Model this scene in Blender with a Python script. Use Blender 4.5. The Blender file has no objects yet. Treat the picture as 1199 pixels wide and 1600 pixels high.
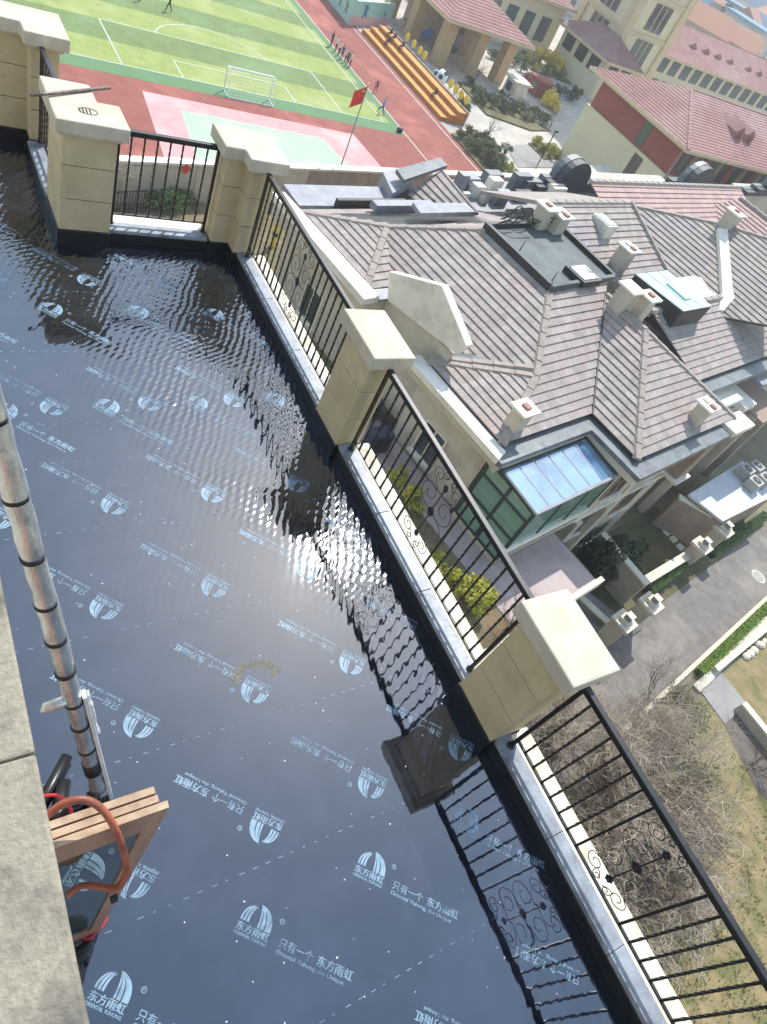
import bpy, bmesh, math, random
from mathutils import Vector, Matrix
from mathutils.geometry import tessellate_polygon
rad = math.radians
scene = bpy.context.scene
# ---------------------------------------------------------------- camera, sky, sun, exposure
CAMH = 4.7
ROT = [[0.8294047, -0.4204631, 0.3678297], [-0.1246913, -0.7811502, -0.611765], [0.5445549, 0.4615356, -0.7003177]]
FPX = 1081.0
PW, PH = 1199.0, 1600.0
cd = bpy.data.cameras.new('camera')
cd.sensor_fit = 'VERTICAL'; cd.sensor_height = 36.0; cd.lens = 36.0 * FPX / PH
cd.clip_start = 0.05; cd.clip_end = 6000
cam = bpy.data.objects.new('camera', cd)
scene.collection.objects.link(cam)
CX, CY, CZ = (Vector(r) for r in ROT)
cam.matrix_world = Matrix(((CX.x, -CY.x, -CZ.x, 0), (CX.y, -CY.y, -CZ.y, 0), (CX.z, -CY.z, -CZ.z, CAMH), (0, 0, 0, 1)))
scene.camera = cam
SUN_EL, SUN_AZ = rad(50), rad(45.5)
world = bpy.data.worlds.new('World'); scene.world = world; world.use_nodes = True
wn = world.node_tree.nodes; wl = world.node_tree.links
sky = wn.new('ShaderNodeTexSky'); sky.sky_type = 'NISHITA'; sky.sun_disc = False
sky.sun_elevation = SUN_EL; sky.sun_rotation = SUN_AZ; sky.air_density = 1.9; sky.dust_density = 0.9; sky.ozone_density = 1.6
bg = wn['Background']; bg.inputs['Strength'].default_value = 0.15
wl.new(sky.outputs[0], bg.inputs['Color'])
sd = bpy.data.lights.new('sun', 'SUN'); sd.energy = 3.5; sd.angle = rad(0.53); sd.color = (1.0, 0.968, 0.925)
sun = bpy.data.objects.new('sun', sd); scene.collection.objects.link(sun)
sdir = Vector((math.sin(SUN_AZ) * math.cos(SUN_EL), math.cos(SUN_AZ) * math.cos(SUN_EL), math.sin(SUN_EL)))
sun.rotation_euler = sdir.to_track_quat('Z', 'Y').to_euler(); sun.location = sdir * 60
scene.view_settings.view_transform = 'Standard'; scene.view_settings.look = 'None'
scene.view_settings.exposure = 0.62; scene.view_settings.gamma = 1.0
scene.view_settings.use_curve_mapping = False
scene.render.engine = 'CYCLES'
# ---------------------------------------------------------------- helpers
G, F = -19.5, -17.2           # villa ground, school ground
TH = rad(11.5)
UU = Vector((math.cos(TH), math.sin(TH), 0)); VV = Vector((-math.sin(TH), math.cos(TH), 0))
def W(u, v, z): return UU * u + VV * v + Vector((0, 0, z))
def at(px, py, z):            # photograph pixel -> point at height z
    a, b = (px - (PW / 2)) / FPX, (py - PH / 2) / FPX
    d = CX * a + CY * b + CZ
    t = (z - CAMH) / d.z
    return Vector((d.x * t, d.y * t, z))
COL = scene.collection
class MB:
    def __init__(s): s.v = []; s.f = []; s.m = []
    def add(s, vs, fs, mi=0):
        n = len(s.v); s.v += [Vector(p) for p in vs]; s.f += [tuple(i + n for i in q) for q in fs]; s.m += [mi] * len(fs); return s
    def box(s, x0, x1, y0, y1, z0, z1, fr=None, mi=0):
        vs = [(x, y, z) for z in (z0, z1) for (x, y) in ((x0, y0), (x1, y0), (x1, y1), (x0, y1))]
        if fr: vs = [fr(*p) for p in vs]
        return s.add(vs, [(3, 2, 1, 0), (4, 5, 6, 7), (0, 1, 5, 4), (1, 2, 6, 5), (2, 3, 7, 6), (3, 0, 4, 7)], mi)
    def cbox(s, c, h, m=None, mi=0):   # centre, half size, optional 3x3
        vs = []
        for z in (-1, 1):
            for x, y in ((-1, -1), (1, -1), (1, 1), (-1, 1)):
                p = Vector((x * h[0], y * h[1], z * h[2]))
                vs.append(Vector(c) + (m @ p if m else p))
        return s.add(vs, [(3, 2, 1, 0), (4, 5, 6, 7), (0, 1, 5, 4), (1, 2, 6, 5), (2, 3, 7, 6), (3, 0, 4, 7)], mi)
    def prism(s, poly, z0, z1, fr=None, mi=0):   # poly CCW
        n = len(poly)
        vs = [(x, y, z0) for x, y in poly] + [(x, y, z1) for x, y in poly]
        tri = tessellate_polygon([[Vector((x, y, 0)) for x, y in poly]])
        if fr: vs = [fr(*p) for p in vs]
        fs = [(i, (i + 1) % n, n + (i + 1) % n, n + i) for i in range(n)]
        for t in tri:
            a, b, c = (Vector(poly[i]) for i in t)
            if (b - a).cross(c - a) < 0: t = (t[0], t[2], t[1])
            fs.append(tuple(n + i for i in t)); fs.append((t[2], t[1], t[0]))
        return s.add(vs, fs, mi)
    def slab(s, pts, off, mi=0):       # 3D polygon extruded by vector off
        n = len(pts); pts = [Vector(p) for p in pts]; off = Vector(off)
        vs = pts + [p + off for p in pts]
        return s.add(vs, [tuple(range(n))[::-1], tuple(range(n, 2 * n))] + [(i, (i + 1) % n, n + (i + 1) % n, n + i) for i in range(n)], mi)
    def poly(s, pts, mi=0): return s.add(pts, [tuple(range(len(pts)))], mi)
    def tube(s, pts, r, n=6, cap=True, mi=0):
        pts = [Vector(p) for p in pts]; rs = r if isinstance(r, (list, tuple)) else [r] * len(pts)
        up = Vector((0, 0, 1)); vs = []; fs = []
        t0 = (pts[1] - pts[0]).normalized()
        a = t0.cross(up if abs(t0.z) < .9 else Vector((1, 0, 0))).normalized()
        for i, p in enumerate(pts):
            t = (pts[min(i + 1, len(pts) - 1)] - pts[max(i - 1, 0)])
            t = t.normalized() if t.length > 1e-9 else t0
            a = (a - t * a.dot(t)); a = a.normalized() if a.length > 1e-6 else t.orthogonal().normalized()
            b = t.cross(a)
            for k in range(n):
                q = 2 * math.pi * k / n
                vs.append(p + (a * math.cos(q) + b * math.sin(q)) * rs[i])
        for i in range(len(pts) - 1):
            for k in range(n):
                fs.append((i * n + k, i * n + (k + 1) % n, (i + 1) * n + (k + 1) % n, (i + 1) * n + k))
        if cap:
            fs.append(tuple(range(n))[::-1]); fs.append(tuple((len(pts) - 1) * n + k for k in range(n)))
        return s.add(vs, fs, mi)
    def lathe(s, prof, c, n=12, mi=0):   # prof [(r,z)]
        vs = []; fs = []
        for r, z in prof:
            for k in range(n):
                q = 2 * math.pi * k / n; vs.append((c[0] + r * math.cos(q), c[1] + r * math.sin(q), c[2] + z))
        for i in range(len(prof) - 1):
            for k in range(n): fs.append((i * n + k, i * n + (k + 1) % n, (i + 1) * n + (k + 1) % n, (i + 1) * n + k))
        fs.append(tuple(range(n))[::-1]); fs.append(tuple((len(prof) - 1) * n + k for k in range(n)))
        return s.add(vs, fs, mi)
    def ball(s, c, r, n=8, m=5, mi=0, sc=(1, 1, 1)):
        vs = [Vector(c) + Vector((0, 0, -r * sc[2]))]; fs = []
        for i in range(1, m):
            ph = math.pi * i / m - math.pi / 2
            for k in range(n):
                q = 2 * math.pi * k / n
                vs.append(Vector(c) + Vector((math.cos(ph) * math.cos(q) * r * sc[0], math.cos(ph) * math.sin(q) * r * sc[1], math.sin(ph) * r * sc[2])))
        vs.append(Vector(c) + Vector((0, 0, r * sc[2])))
        for k in range(n):
            fs.append((0, 1 + (k + 1) % n, 1 + k)); L = 1 + (m - 2) * n; fs.append((L + k, L + (k + 1) % n, len(vs) - 1))
        for i in range(m - 2):
            for k in range(n): fs.append((1 + i * n + k, 1 + i * n + (k + 1) % n, 1 + (i + 1) * n + (k + 1) % n, 1 + (i + 1) * n + k))
        return s.add(vs, fs, mi)
    def mesh(s, name, off=None):
        me = bpy.data.meshes.new(name)
        vs = [p - off for p in s.v] if off else s.v
        me.from_pydata([tuple(p) for p in vs], [], s.f)
        me.polygons.foreach_set('material_index', s.m); me.update(); return me
    def build(s, name, mats, parent=None, smooth=False, bevel=0):
        r = parent; 
        while r is not None and r.parent is not None: r = r.parent
        me = s.mesh(name, r.location if r is not None else None)
        for m in (mats if isinstance(mats, (list, tuple)) else [mats]): me.materials.append(m)
        if smooth: me.polygons.foreach_set('use_smooth', [True] * len(me.polygons))
        o = bpy.data.objects.new(name, me); COL.objects.link(o)
        if parent is not None: o.parent = parent
        if bevel:
            b = o.modifiers.new('bevel', 'BEVEL'); b.width = bevel; b.segments = 2; b.limit_method = 'ANGLE'; b.angle_limit = rad(40)
        return o
def tag(o, label=None, cat=None, group=None, kind=None):
    if label: o['label'] = label
    if cat: o['category'] = cat
    if group: o['group'] = group
    if kind: o['kind'] = kind
    return o
def thing(name, label, cat, loc=(0, 0, 0), group=None):
    o = bpy.data.objects.new(name, None); COL.objects.link(o); o.location = loc; o.empty_display_size = 0.2
    return tag(o, label, cat, group)
def struct(o): o['kind'] = 'structure'; return o
def inst(name, me, parent, loc, rz=0, sc=(1, 1, 1)):   # part sharing mesh data; loc relative to root
    o = bpy.data.objects.new(name, me); COL.objects.link(o); o.parent = parent; o.location = loc; o.rotation_euler = (0, 0, rz); o.scale = sc
    return o
def dup(root, loc=None, rz=None, sc=None, label=None, group=None):
    r = root.copy(); COL.objects.link(r)
    if loc is not None: r.location = loc
    if rz is not None: r.rotation_euler = (0, 0, rz)
    if sc is not None: r.scale = (sc, sc, sc) if not isinstance(sc, (tuple, list)) else sc
    if label: r['label'] = label
    if group: r['group'] = group
    for ch in root.children:
        c = ch.copy(); COL.objects.link(c); c.parent = r
        for g in ch.children:
            d = g.copy(); COL.objects.link(d); d.parent = c
    return r
# ---------------------------------------------------------------- materials
def lin(c): return tuple(((x / 255) / 12.92 if x / 255 <= .04045 else ((x / 255 + .055) / 1.055) ** 2.4) for x in c) + (1,)
def mat(name, c1, c2=None, scale=3.0, rough=.8, bump=0, bscale=None, metal=0, detail=5, spec=.5, lo=.35, hi=.65, c3=None, s3=.4, stretch=None):
    m = bpy.data.materials.new(name); m.use_nodes = True
    N, L = m.node_tree.nodes, m.node_tree.links
    p = N['Principled BSDF']; p.inputs['Roughness'].default_value = rough; p.inputs['Metallic'].default_value = metal
    p.inputs['Specular IOR Level'].default_value = spec
    p.inputs['Base Color'].default_value = lin(c1)
    geo = N.new('ShaderNodeNewGeometry'); pos = geo.outputs['Position']
    if stretch:
        mp = N.new('ShaderNodeVectorMath'); mp.operation = 'MULTIPLY'; mp.inputs[1].default_value = stretch
        L.new(pos, mp.inputs[0]); pos = mp.outputs[0]
    def noise(sc, det):
        n = N.new('ShaderNodeTexNoise'); n.inputs['Scale'].default_value = sc; n.inputs['Detail'].default_value = det; n.inputs['Roughness'].default_value = .62
        L.new(pos, n.inputs['Vector']); return n
    if c2:
        n = noise(scale, detail); r = N.new('ShaderNodeMapRange'); r.inputs[1].default_value = lo; r.inputs[2].default_value = hi
        L.new(n.outputs[0], r.inputs[0]); mx = N.new('ShaderNodeMix'); mx.data_type = 'RGBA'
        L.new(r.outputs[0], mx.inputs[0]); mx.inputs[6].default_value = lin(c1); mx.inputs[7].default_value = lin(c2)
        out = mx.outputs[2]
        if c3:
            n3 = noise(s3, 4); r3 = N.new('ShaderNodeMapRange'); r3.inputs[1].default_value = .5; r3.inputs[2].default_value = .68
            L.new(n3.outputs[0], r3.inputs[0]); m3 = N.new('ShaderNodeMix'); m3.data_type = 'RGBA'
            L.new(r3.outputs[0], m3.inputs[0]); L.new(out, m3.inputs[6]); m3.inputs[7].default_value = lin(c3); out = m3.outputs[2]
        L.new(out, p.inputs['Base Color'])
    if bump:
        n = noise(bscale or scale * 6, 6); b = N.new('ShaderNodeBump'); b.inputs['Strength'].default_value = 1; b.inputs['Distance'].default_value = bump
        L.new(n.outputs[0], b.inputs['Height']); L.new(b.outputs[0], p.inputs['Normal'])
    return m
def glassmat(name, tint, rough=.03, alpha=.35, spec=.8):
    m = bpy.data.materials.new(name); m.use_nodes = True; N, L = m.node_tree.nodes, m.node_tree.links
    N.remove(N['Principled BSDF']); o = N['Material Output']
    tr = N.new('ShaderNodeBsdfTransparent'); tr.inputs[0].default_value = lin(tint)
    gl = N.new('ShaderNodeBsdfGlossy'); gl.inputs['Roughness'].default_value = rough
    fr = N.new('ShaderNodeFresnel'); fr.inputs['IOR'].default_value = 1.0 + spec
    mx = N.new('ShaderNodeMixShader'); L.new(fr.outputs[0], mx.inputs[0]); L.new(tr.outputs[0], mx.inputs[1]); L.new(gl.outputs[0], mx.inputs[2])
    L.new(mx.outputs[0], o.inputs[0]); return m
def wet(name, col, ior=2.3, mottle=None, scuff=5):
    m = bpy.data.materials.new(name); m.use_nodes = True; N, L = m.node_tree.nodes, m.node_tree.links
    p = N['Principled BSDF']; p.inputs['Base Color'].default_value = lin(col); p.inputs['Roughness'].default_value = .035; p.inputs['IOR'].default_value = ior; p.inputs['Specular Tint'].default_value = (.88, .94, 1.0, 1)
    geo = N.new('ShaderNodeNewGeometry'); pos = geo.outputs['Position']
    def math2(op, a, b=None):
        n = N.new('ShaderNodeMath'); n.operation = op
        for i, x in enumerate((a, b)):
            if x is None: continue
            if isinstance(x, (int, float)): n.inputs[i].default_value = x
            else: L.new(x, n.inputs[i])
        return n.outputs[0]
    def noise(sc, det, vec=pos, w=None):
        n = N.new('ShaderNodeTexNoise'); n.inputs['Scale'].default_value = sc; n.inputs['Detail'].default_value = det; n.inputs['Roughness'].default_value = .5
        L.new(vec, n.inputs['Vector']); return n.outputs[0]
    # where the wind reaches the shallow water: along the outer parapet and the far corner
    d = N.new('ShaderNodeVectorMath'); d.operation = 'DOT_PRODUCT'; d.inputs[1].default_value = (.894, .447, 0); L.new(pos, d.inputs[0])
    s = math2('SUBTRACT', d.outputs['Value'], 3.487)
    s = math2('ADD', s, math2('MULTIPLY', math2('SUBTRACT', noise(1.3, 2), .5), .9))
    mr = N.new('ShaderNodeMapRange'); mr.interpolation_type = 'SMOOTHSTEP'; mr.inputs[1].default_value = -.3; mr.inputs[2].default_value = .8
    mr.inputs[3].default_value = .035; mr.inputs[4].default_value = 1; L.new(s, mr.inputs[0])
    def wave(ang, scale, dist, dscale):
        mp = N.new('ShaderNodeMapping'); mp.inputs['Rotation'].default_value = (0, 0, ang); L.new(pos, mp.inputs['Vector'])
        w = N.new('ShaderNodeTexWave'); w.inputs['Scale'].default_value = scale; w.inputs['Distortion'].default_value = dist; w.inputs['Detail'].default_value = 2
        w.inputs['Detail Scale'].default_value = dscale; L.new(mp.outputs[0], w.inputs['Vector']); return w.outputs['Fac']
    hgt = math2('ADD', math2('MULTIPLY', wave(rad(28), 4.4, 4.2, .7), .5), math2('MULTIPLY', wave(rad(64), 5.6, 4.5, .9), .22))
    st = N.new('ShaderNodeMapping'); st.inputs['Rotation'].default_value = (0, 0, rad(35)); st.inputs['Scale'].default_value = (1.7, 1, 1); L.new(pos, st.inputs['Vector'])
    hgt = math2('ADD', hgt, math2('MULTIPLY', noise(8, 2.0, st.outputs[0]), .42))
    gu = N.new('ShaderNodeMapRange'); gu.interpolation_type = 'SMOOTHSTEP'; gu.inputs[1].default_value = .38; gu.inputs[2].default_value = .6; gu.inputs[3].default_value = .3; gu.inputs[4].default_value = 1.1; L.new(noise(.85, 2.5), gu.inputs[0])
    hgt = math2('MULTIPLY', math2('MULTIPLY', hgt, mr.outputs[0]), gu.outputs[0])
    b = N.new('ShaderNodeBump'); b.inputs['Strength'].default_value = 1; b.inputs['Distance'].default_value = .0056; L.new(hgt, b.inputs['Height'])
    L.new(b.outputs[0], p.inputs['Normal'])
    # dust film and dried silt
    n1 = math2('ADD', math2('MULTIPLY', noise(1.1, 6), .6), math2('MULTIPLY', noise(scuff, 5), .4)); r1 = N.new('ShaderNodeMapRange'); r1.inputs[1].default_value = .44; r1.inputs[2].default_value = .62; L.new(n1, r1.inputs[0])
    r2 = N.new('ShaderNodeMapRange'); r2.inputs[1].default_value = .4; r2.inputs[2].default_value = .7; r2.inputs[3].default_value = .025; r2.inputs[4].default_value = .042; L.new(noise(.8, 4), r2.inputs[0]); L.new(r2.outputs[0], p.inputs['Roughness'])
    mx = N.new('ShaderNodeMix'); mx.data_type = 'RGBA'; L.new(r1.outputs[0], mx.inputs[0]); mx.inputs[6].default_value = lin(col)
    mx.inputs[7].default_value = lin(mottle or col); L.new(mx.outputs[2], p.inputs['Base Color'])
    return m
M = {}
M['membrane'] = wet('wet_membrane', (16, 19, 28), 2.45, mottle=(36, 38, 50))
M['print'] = wet('wet_print', (138, 164, 182), 1.95, mottle=(84, 104, 120), scuff=18)
M['black_membrane'] = mat('black_membrane', (20, 20, 22), (34, 34, 37), 6, .38, bump=.004, bscale=18)
M['flashing'] = mat('silver_flashing', (124, 130, 138), (154, 160, 168), 5, .5, bump=.006, bscale=11, c3=(104, 107, 112), s3=3.0, metal=.1)
M['cap'] = mat('cap_stone', (208, 198, 178), (190, 180, 158), 4, .8, bump=.004, bscale=40, c3=(188, 177, 156), s3=2.2)
M['shaft'] = mat('pillar_paint', (206, 188, 152), (194, 176, 140), 4, .75, bump=.003, bscale=70, c3=(186, 168, 134), s3=2.4)
M['joint'] = mat('joint_dark', (70, 62, 52), (90, 80, 66), 9, .9)
M['ledge_cream'] = mat('ledge_cream', (232, 222, 200), (214, 204, 182), 6, .75, bump=.002, bscale=40, c3=(180, 170, 150), s3=3)
M['iron'] = mat('iron_black', (20, 20, 21), (40, 38, 36), 14, .42, bump=.001, bscale=60, spec=.6)
M['concrete'] = mat('ledge_concrete', (136, 128, 111), (166, 157, 138), 70, .92, bump=.004, bscale=120, c3=(104, 99, 90), s3=6, lo=.3, hi=.7)
M['wallwhite'] = mat('wall_paint', (205, 198, 184), (190, 183, 170), 2, .85)
# ---------------------------------------------------------------- large structure: grounds
GRND = mat('villa_ground', (120, 112, 92), (140, 134, 108), .6, .95, bump=.03, bscale=4, c3=(104, 108, 70), s3=.25)
mb = MB(); mb.poly([(-3000, -3000, G - .02), (3500, -3000, G - .02), (3500, 3500, G - .02), (-3000, 3500, G - .02)])
struct(mb.build('ground', GRND))
PAVE = mat('school_paving', (196, 188, 174), (180, 172, 160), .8, .9, c3=(162, 156, 144), s3=.14)
mb = MB(); mb.slab([W(-900, 38.6, F - .02), W(2600, 38.6, F - .02), W(2600, 3300, F - .02), W(-900, 3300, F - .02)], (0, 0, -1.2))
struct(mb.build('school_ground', PAVE))
# ---------------------------------------------------------------- apartment building with the flooded roof terrace
ab = thing('apartment_building', 'cream apartment block whose flooded roof terrace fills the foreground', 'building', (-4, 1, G))
AW = mat('apartment_wall', (206, 190, 158), (196, 180, 148), 1.2, .8)
TERR = [(-14, -9), (3.72, -9), (3.72, 7.58), (1.86, 7.58), (1.86, 9.5), (-14, 9.5)]
mb = MB(); mb.prism(TERR, G, -.06); mb.build('wall', AW, ab)
mb = MB(); mb.prism([(3.7, -9.2), (3.98, -9.2), (3.98, 7.86), (2.14, 7.86), (2.14, 9.8), (1.84, 9.8), (1.84, 7.56), (3.7, 7.56)], -.62, -.4); mb.build('cornice', M['ledge_cream'], ab)
mb = MB(); mb.box(-12, -.42, -9, 5.6, -.05, 3.42); mb.build('upper_wall', M['wallwhite'], ab)
for y0, y1 in ((-6.0, -2.52), (-2.518, .438), (.44, 3.6)):
    mb = MB(); mb.box(-.62, .092, y0, y1, 3.42, 3.5); mb.build('ledge_slab', M['concrete'], ab, bevel=.006)
# terrace floor
fl = MB().prism([(-.5, -9), (3.5, -9), (3.5, 7.3), (1.62, 7.3), (1.62, 9.2), (-.5, 9.2)], -.06, -.012).build('terrace_floor', M['black_membrane']); struct(fl)
# print meshes (flat lettering and emblem)
def textmesh(body, size):
    cu = bpy.data.curves.new('lettering', 'FONT'); cu.body = body; cu.size = size; cu.align_x = 'LEFT'; cu.resolution_u = 2
    o = bpy.data.objects.new('lettering', cu); COL.objects.link(o)
    dg = bpy.context.evaluated_depsgraph_get(); me = o.evaluated_get(dg).to_mesh()
    mb = MB(); mb.add([v.co.copy() for v in me.vertices], [tuple(p.vertices) for p in me.polygons])
    o.evaluated_get(dg).to_mesh_clear(); bpy.data.objects.remove(o); bpy.data.curves.remove(cu)
    xs = [v.x for v in mb.v]; ys = [v.y for v in mb.v]
    return mb, (min(xs), max(xs), min(ys), max(ys))
def put(dst, body, x, y, w, h, thick=0):     # fit lettering in a box whose lower left corner is x, y
    mb, (a, b, c, d) = textmesh(body, 1.0)
    for ox, oy, oz in ([(0, 0, 0)] if not thick else [(0, 0, 0), (thick, thick * .3, .0002)]):
        dst.add([Vector((x + ox + (v.x - a) / (b - a) * w, y + oy + (v.y - c) / (d - c) * h, oz)) for v in mb.v], mb.f)
def band(dst, pts_o, pts_i):
    n = len(pts_o); dst.add([(x, y, 0) for x, y in pts_o] + [(x, y, 0) for x, y in pts_i], [(i, i + 1, n + i + 1, n + i) for i in range(n - 1)])
logo = MB()
def arch(x_base, x_top, y_base, y_top, bulge):   # quarter-ellipse like arc from (x_base,y_base) to (x_top,y_top)
    return [(x_base + (x_top - x_base) * (1 - math.cos(t)), y_base + (y_top - y_base) * math.sin(t) ** bulge) for t in [math.pi / 2 * i / 10 for i in range(11)]]
for xo, xi, yt in ((-.098, -.086, .098), (-.079, -.063, .098), (-.056, -.042, .098)):
    band(logo, arch(xo, .0, -.005, yt, .8), arch(xi, .0, -.005, yt - .004, .8))
for xo, xi, yt, yt2 in ((.104, .066, .11, .098), (.058, .036, .1, .095), (.029, .017, .097, .094)):
    band(logo, arch(xo, .0, -.012, yt, .85), arch(xi, .0, -.012, yt2, .85))
put(logo, '东方雨虹', -.105, -.062, .21, .047, .003)
put(logo, 'ORIENTAL YUHONG', -.105, -.086, .21, .018, .001)
c = (.15, .075)
band(logo, [(c[0] + .016 * math.cos(t * math.pi / 8), c[1] + .016 * math.sin(t * math.pi / 8)) for t in range(17)], [(c[0] + .012 * math.cos(t * math.pi / 8), c[1] + .012 * math.sin(t * math.pi / 8)) for t in range(17)])
put(logo, 'R', c[0] - .006, c[1] - .008, .012, .016)
slogan = MB(); put(slogan, '只有一个', 0, .0, .225, .055); put(slogan, '东方雨虹', .255, -.001, .235, .057, .004)
put(slogan, 'Oriental Yuhong, the Unique', .0, -.042, .45, .03, .001)
logo_me = logo.mesh('printed_logo'); logo_me.materials.append(M['print'])
slog_me = slogan.mesh('printed_slogan'); slog_me.materials.append(M['print'])
rnd = random.Random(4)
XL, XR = -.45, 3.44
strips = [(-9, -1.22, 0, 0), (-1.22, -.303, -1, .06), (-.303, .597, 1, .485), (.597, 1.51, -1, .735), (1.51, 2.43, -1, .165), (2.43, 3.35, -1, .15), (3.35, 4.05, -1, .43), (4.05, 4.48, 1, .62), (4.48, 5.4, -1, .18), (5.4, 6.3, 1, .40), (6.3, 7.22, -1, .02), (7.22, 9.1, 0, 0)]
for y0, y1, sgn, x0 in strips:
    xr = XR if y1 < 7.5 else 1.5
    st = MB().box(XL, xr, y0 + .0002, y1 - .0002, -.012, 0).build('membrane_strip', M['membrane'], fl)
    if not sgn: continue
    ds = MB(); x = XL
    while x < xr - .06:
        w = .045 if rnd.random() < .75 else .02
        if rnd.random() < .9: ds.box(x, x + w * .8, y1 - .0022, y1 + .0012, .0006, .0012)
        x += .088
    ds.build('dash_line', M['print'], st)
    for k in range(-1, 5):
        if sgn > 0: lx, ly, rz = x0 + .827 * k, y0 + .61, rad(-45)
        else: lx, ly, rz = x0 + .827 * k, y0 + .205, rad(135)
        if y0 == -1.22: lx = 3.33 - .827 * (4 - k)
        c_, s_ = math.cos(rz), math.sin(rz)
        if -.2 < lx < 3.32: inst('printed_logo', logo_me, st, (lx, ly, .0012), rz)
        tx, ty = lx + c_ * .175 + s_ * .055, ly + s_ * .175 - c_ * .055
        if -.2 < tx < 3.4 and tx + c_ * .5 < 3.42: inst('printed_slogan', slog_me, st, (tx, ty, .0012), rz)
for o_ in fl.children: pass
# floating flecks of dust on the water, silt patch
sp = MB()
for i in range(260):
    x, y = rnd.uniform(.2, 3.3), rnd.uniform(-.9, 6.5); r = rnd.uniform(.0025, .007)
    sp.add([(x + r * math.cos(a) * rnd.uniform(.6, 1.2), y + r * math.sin(a), .0016) for a in (0, 1.2, 2.5, 3.6, 5)], [(0, 1, 2, 3, 4)])
fk = sp.build('floating_flecks', mat('fleck', (200, 200, 196), rough=.9)); tag(fk, 'pale specks of debris floating on the dark water', 'debris', kind='stuff')
sl = MB()
for i in range(190):
    t = rnd.uniform(0, 1); a = rnd.uniform(-.15, 3.3); x, y = 1.86 + .16 * math.cos(a) + rnd.gauss(0, .018), 1.82 + .1 * math.sin(a) + rnd.gauss(0, .018); r = rnd.uniform(.003, .011)
    sl.add([(x + r * math.cos(q), y + r * math.sin(q), .0018 + i * 2e-6) for q in (0, 1.3, 2.6, 3.9, 5.1)], [(0, 1, 2, 3, 4)])
tag(sl.build('silt_patch', mat('silt', (128, 122, 100), (100, 98, 86), 30, .95)), 'yellowish silt ring beside a printed emblem on the flooded roof', 'silt', kind='stuff')
# ---------------------------------------------------------------- curbs
def curb(label, poly, top_poly, up_poly, fl_poly):
    t = thing('parapet_curb', label, 'curb', (top_poly[0][0], top_poly[0][1], 0), 'low curbs under the railings')
    MB().prism(up_poly, -.01, .135).build('membrane_upturn', M['black_membrane'], t, bevel=.02)
    MB().prism(poly, -.05, .15).build('coping', M['ledge_cream'], t, bevel=.006)
    return t
def yrange(a, b, n):
    return [(a + (b - a) * i / n, a + (b - a) * (i + 1) / n) for i in range(n)]
for lab, a, b, n in (('long curb with silver flashing nearest the camera, below the railing over the lawn', -1.6, .74, 3), ('curb with silver flashing between the two single cream pillars', 1.23, 3.86, 3), ('far curb with silver flashing running to the corner pillar', 4.36, 6.98, 3)):
    t = curb(lab, [(3.6, a), (3.79, a), (3.79, b), (3.6, b)], [(3.44, a)], [(3.43, a), (3.598, a), (3.598, b), (3.43, b)], None)
    for y0, y1 in yrange(a, b, n):
        MB().slab([(3.428, y0 + .002, .135), (3.44, y0 + .002, .168), (3.58, y0 + .002, .178), (3.58, y0 + .002, .155), (3.45, y0 + .002, .137), (3.436, y0 + .002, .135)], (0, y1 - y0 - .004, 0)).build('flashing_sheet', M['flashing'], t, bevel=.004)
t = curb('short curb with silver flashing under the short railing', [(2.02, 7.3), (3.17, 7.3), (3.17, 7.58), (2.02, 7.58)], [(2.02, 7.2)], [(2.02, 7.2), (3.17, 7.2), (3.17, 7.298), (2.02, 7.298)], None)
MB().slab([(2.0, 7.188, .135), (2.0, 7.2, .168), (2.0, 7.34, .178), (2.0, 7.34, .15), (2.0, 7.21, .137), (2.0, 7.196, .135)], (1.14, 0, 0)).build('flashing_sheet', M['flashing'], t, bevel=.004)
t = curb('dark curb beyond the left front pillar', [(1.66, 7.8), (1.85, 7.8), (1.85, 8.92), (1.66, 8.92)], [(1.5, 7.8)], [(1.49, 7.3), (1.658, 7.3), (1.658, 8.92), (1.49, 8.92)], None)
MB().slab([(1.488, 7.75, .135), (1.5, 7.75, .168), (1.675, 7.75, .178), (1.675, 7.75, .15), (1.51, 7.75, .137), (1.496, 7.75, .135)], (0, 1.12, 0)).build('flashing_sheet', M['flashing'], t, bevel=.004)
# ---------------------------------------------------------------- pillars
def inset(poly, d):
    n = len(poly); out = []
    for i in range(n):
        p0, p1, p2 = Vector(poly[i - 1]), Vector(poly[i]), Vector(poly[(i + 1) % n])
        a, b = (p1 - p0).normalized(), (p2 - p1).normalized()
        n1, n2 = Vector((-a.y, a.x)), Vector((-b.y, b.x))
        out.append(tuple(p1 + (n1 + n2) * d if abs(n1.dot(n2)) < .5 else p1 + n1 * d))
    return out
def pillar(label, cap):
    c = sum((Vector(p) for p in cap), Vector((0, 0))) / len(cap)
    t = thing('parapet_pillar', label, 'pillar', (c.x, c.y, -.05), 'pillars of the terrace parapet')
    body = inset(cap, .085)
    for z0, z1 in ((-.05, .5), (.507, .855), (.862, 1.165)):
        MB().prism(body, z0, z1).build('stone_block', M['shaft'], t, bevel=.004)
    MB().prism(inset(body, .012), -.04, 1.17).build('core', M['joint'], t)
    MB().prism(inset(cap, .05), 1.163, 1.203).build('moulding', M['cap'], t, bevel=.008)
    MB().prism(cap, 1.2, 1.34).build('cap', M['cap'], t, bevel=.016)
    MB().prism(inset(body, -.014), -.02, .16).build('membrane_upturn', M['black_membrane'], t, bevel=.012)
    return t
R_ = lambda x0, x1, y0, y1: [(x0, y0), (x1, y0), (x1, y1), (x0, y1)]
pillar('cream pillar with square cap nearest the camera, beside the bare shrub', R_(3.30, 3.775, .652, 1.325))
pillar('cream pillar with square cap in the middle of the parapet, before the white gable', R_(3.315, 3.76, 3.775, 4.45))
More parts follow.
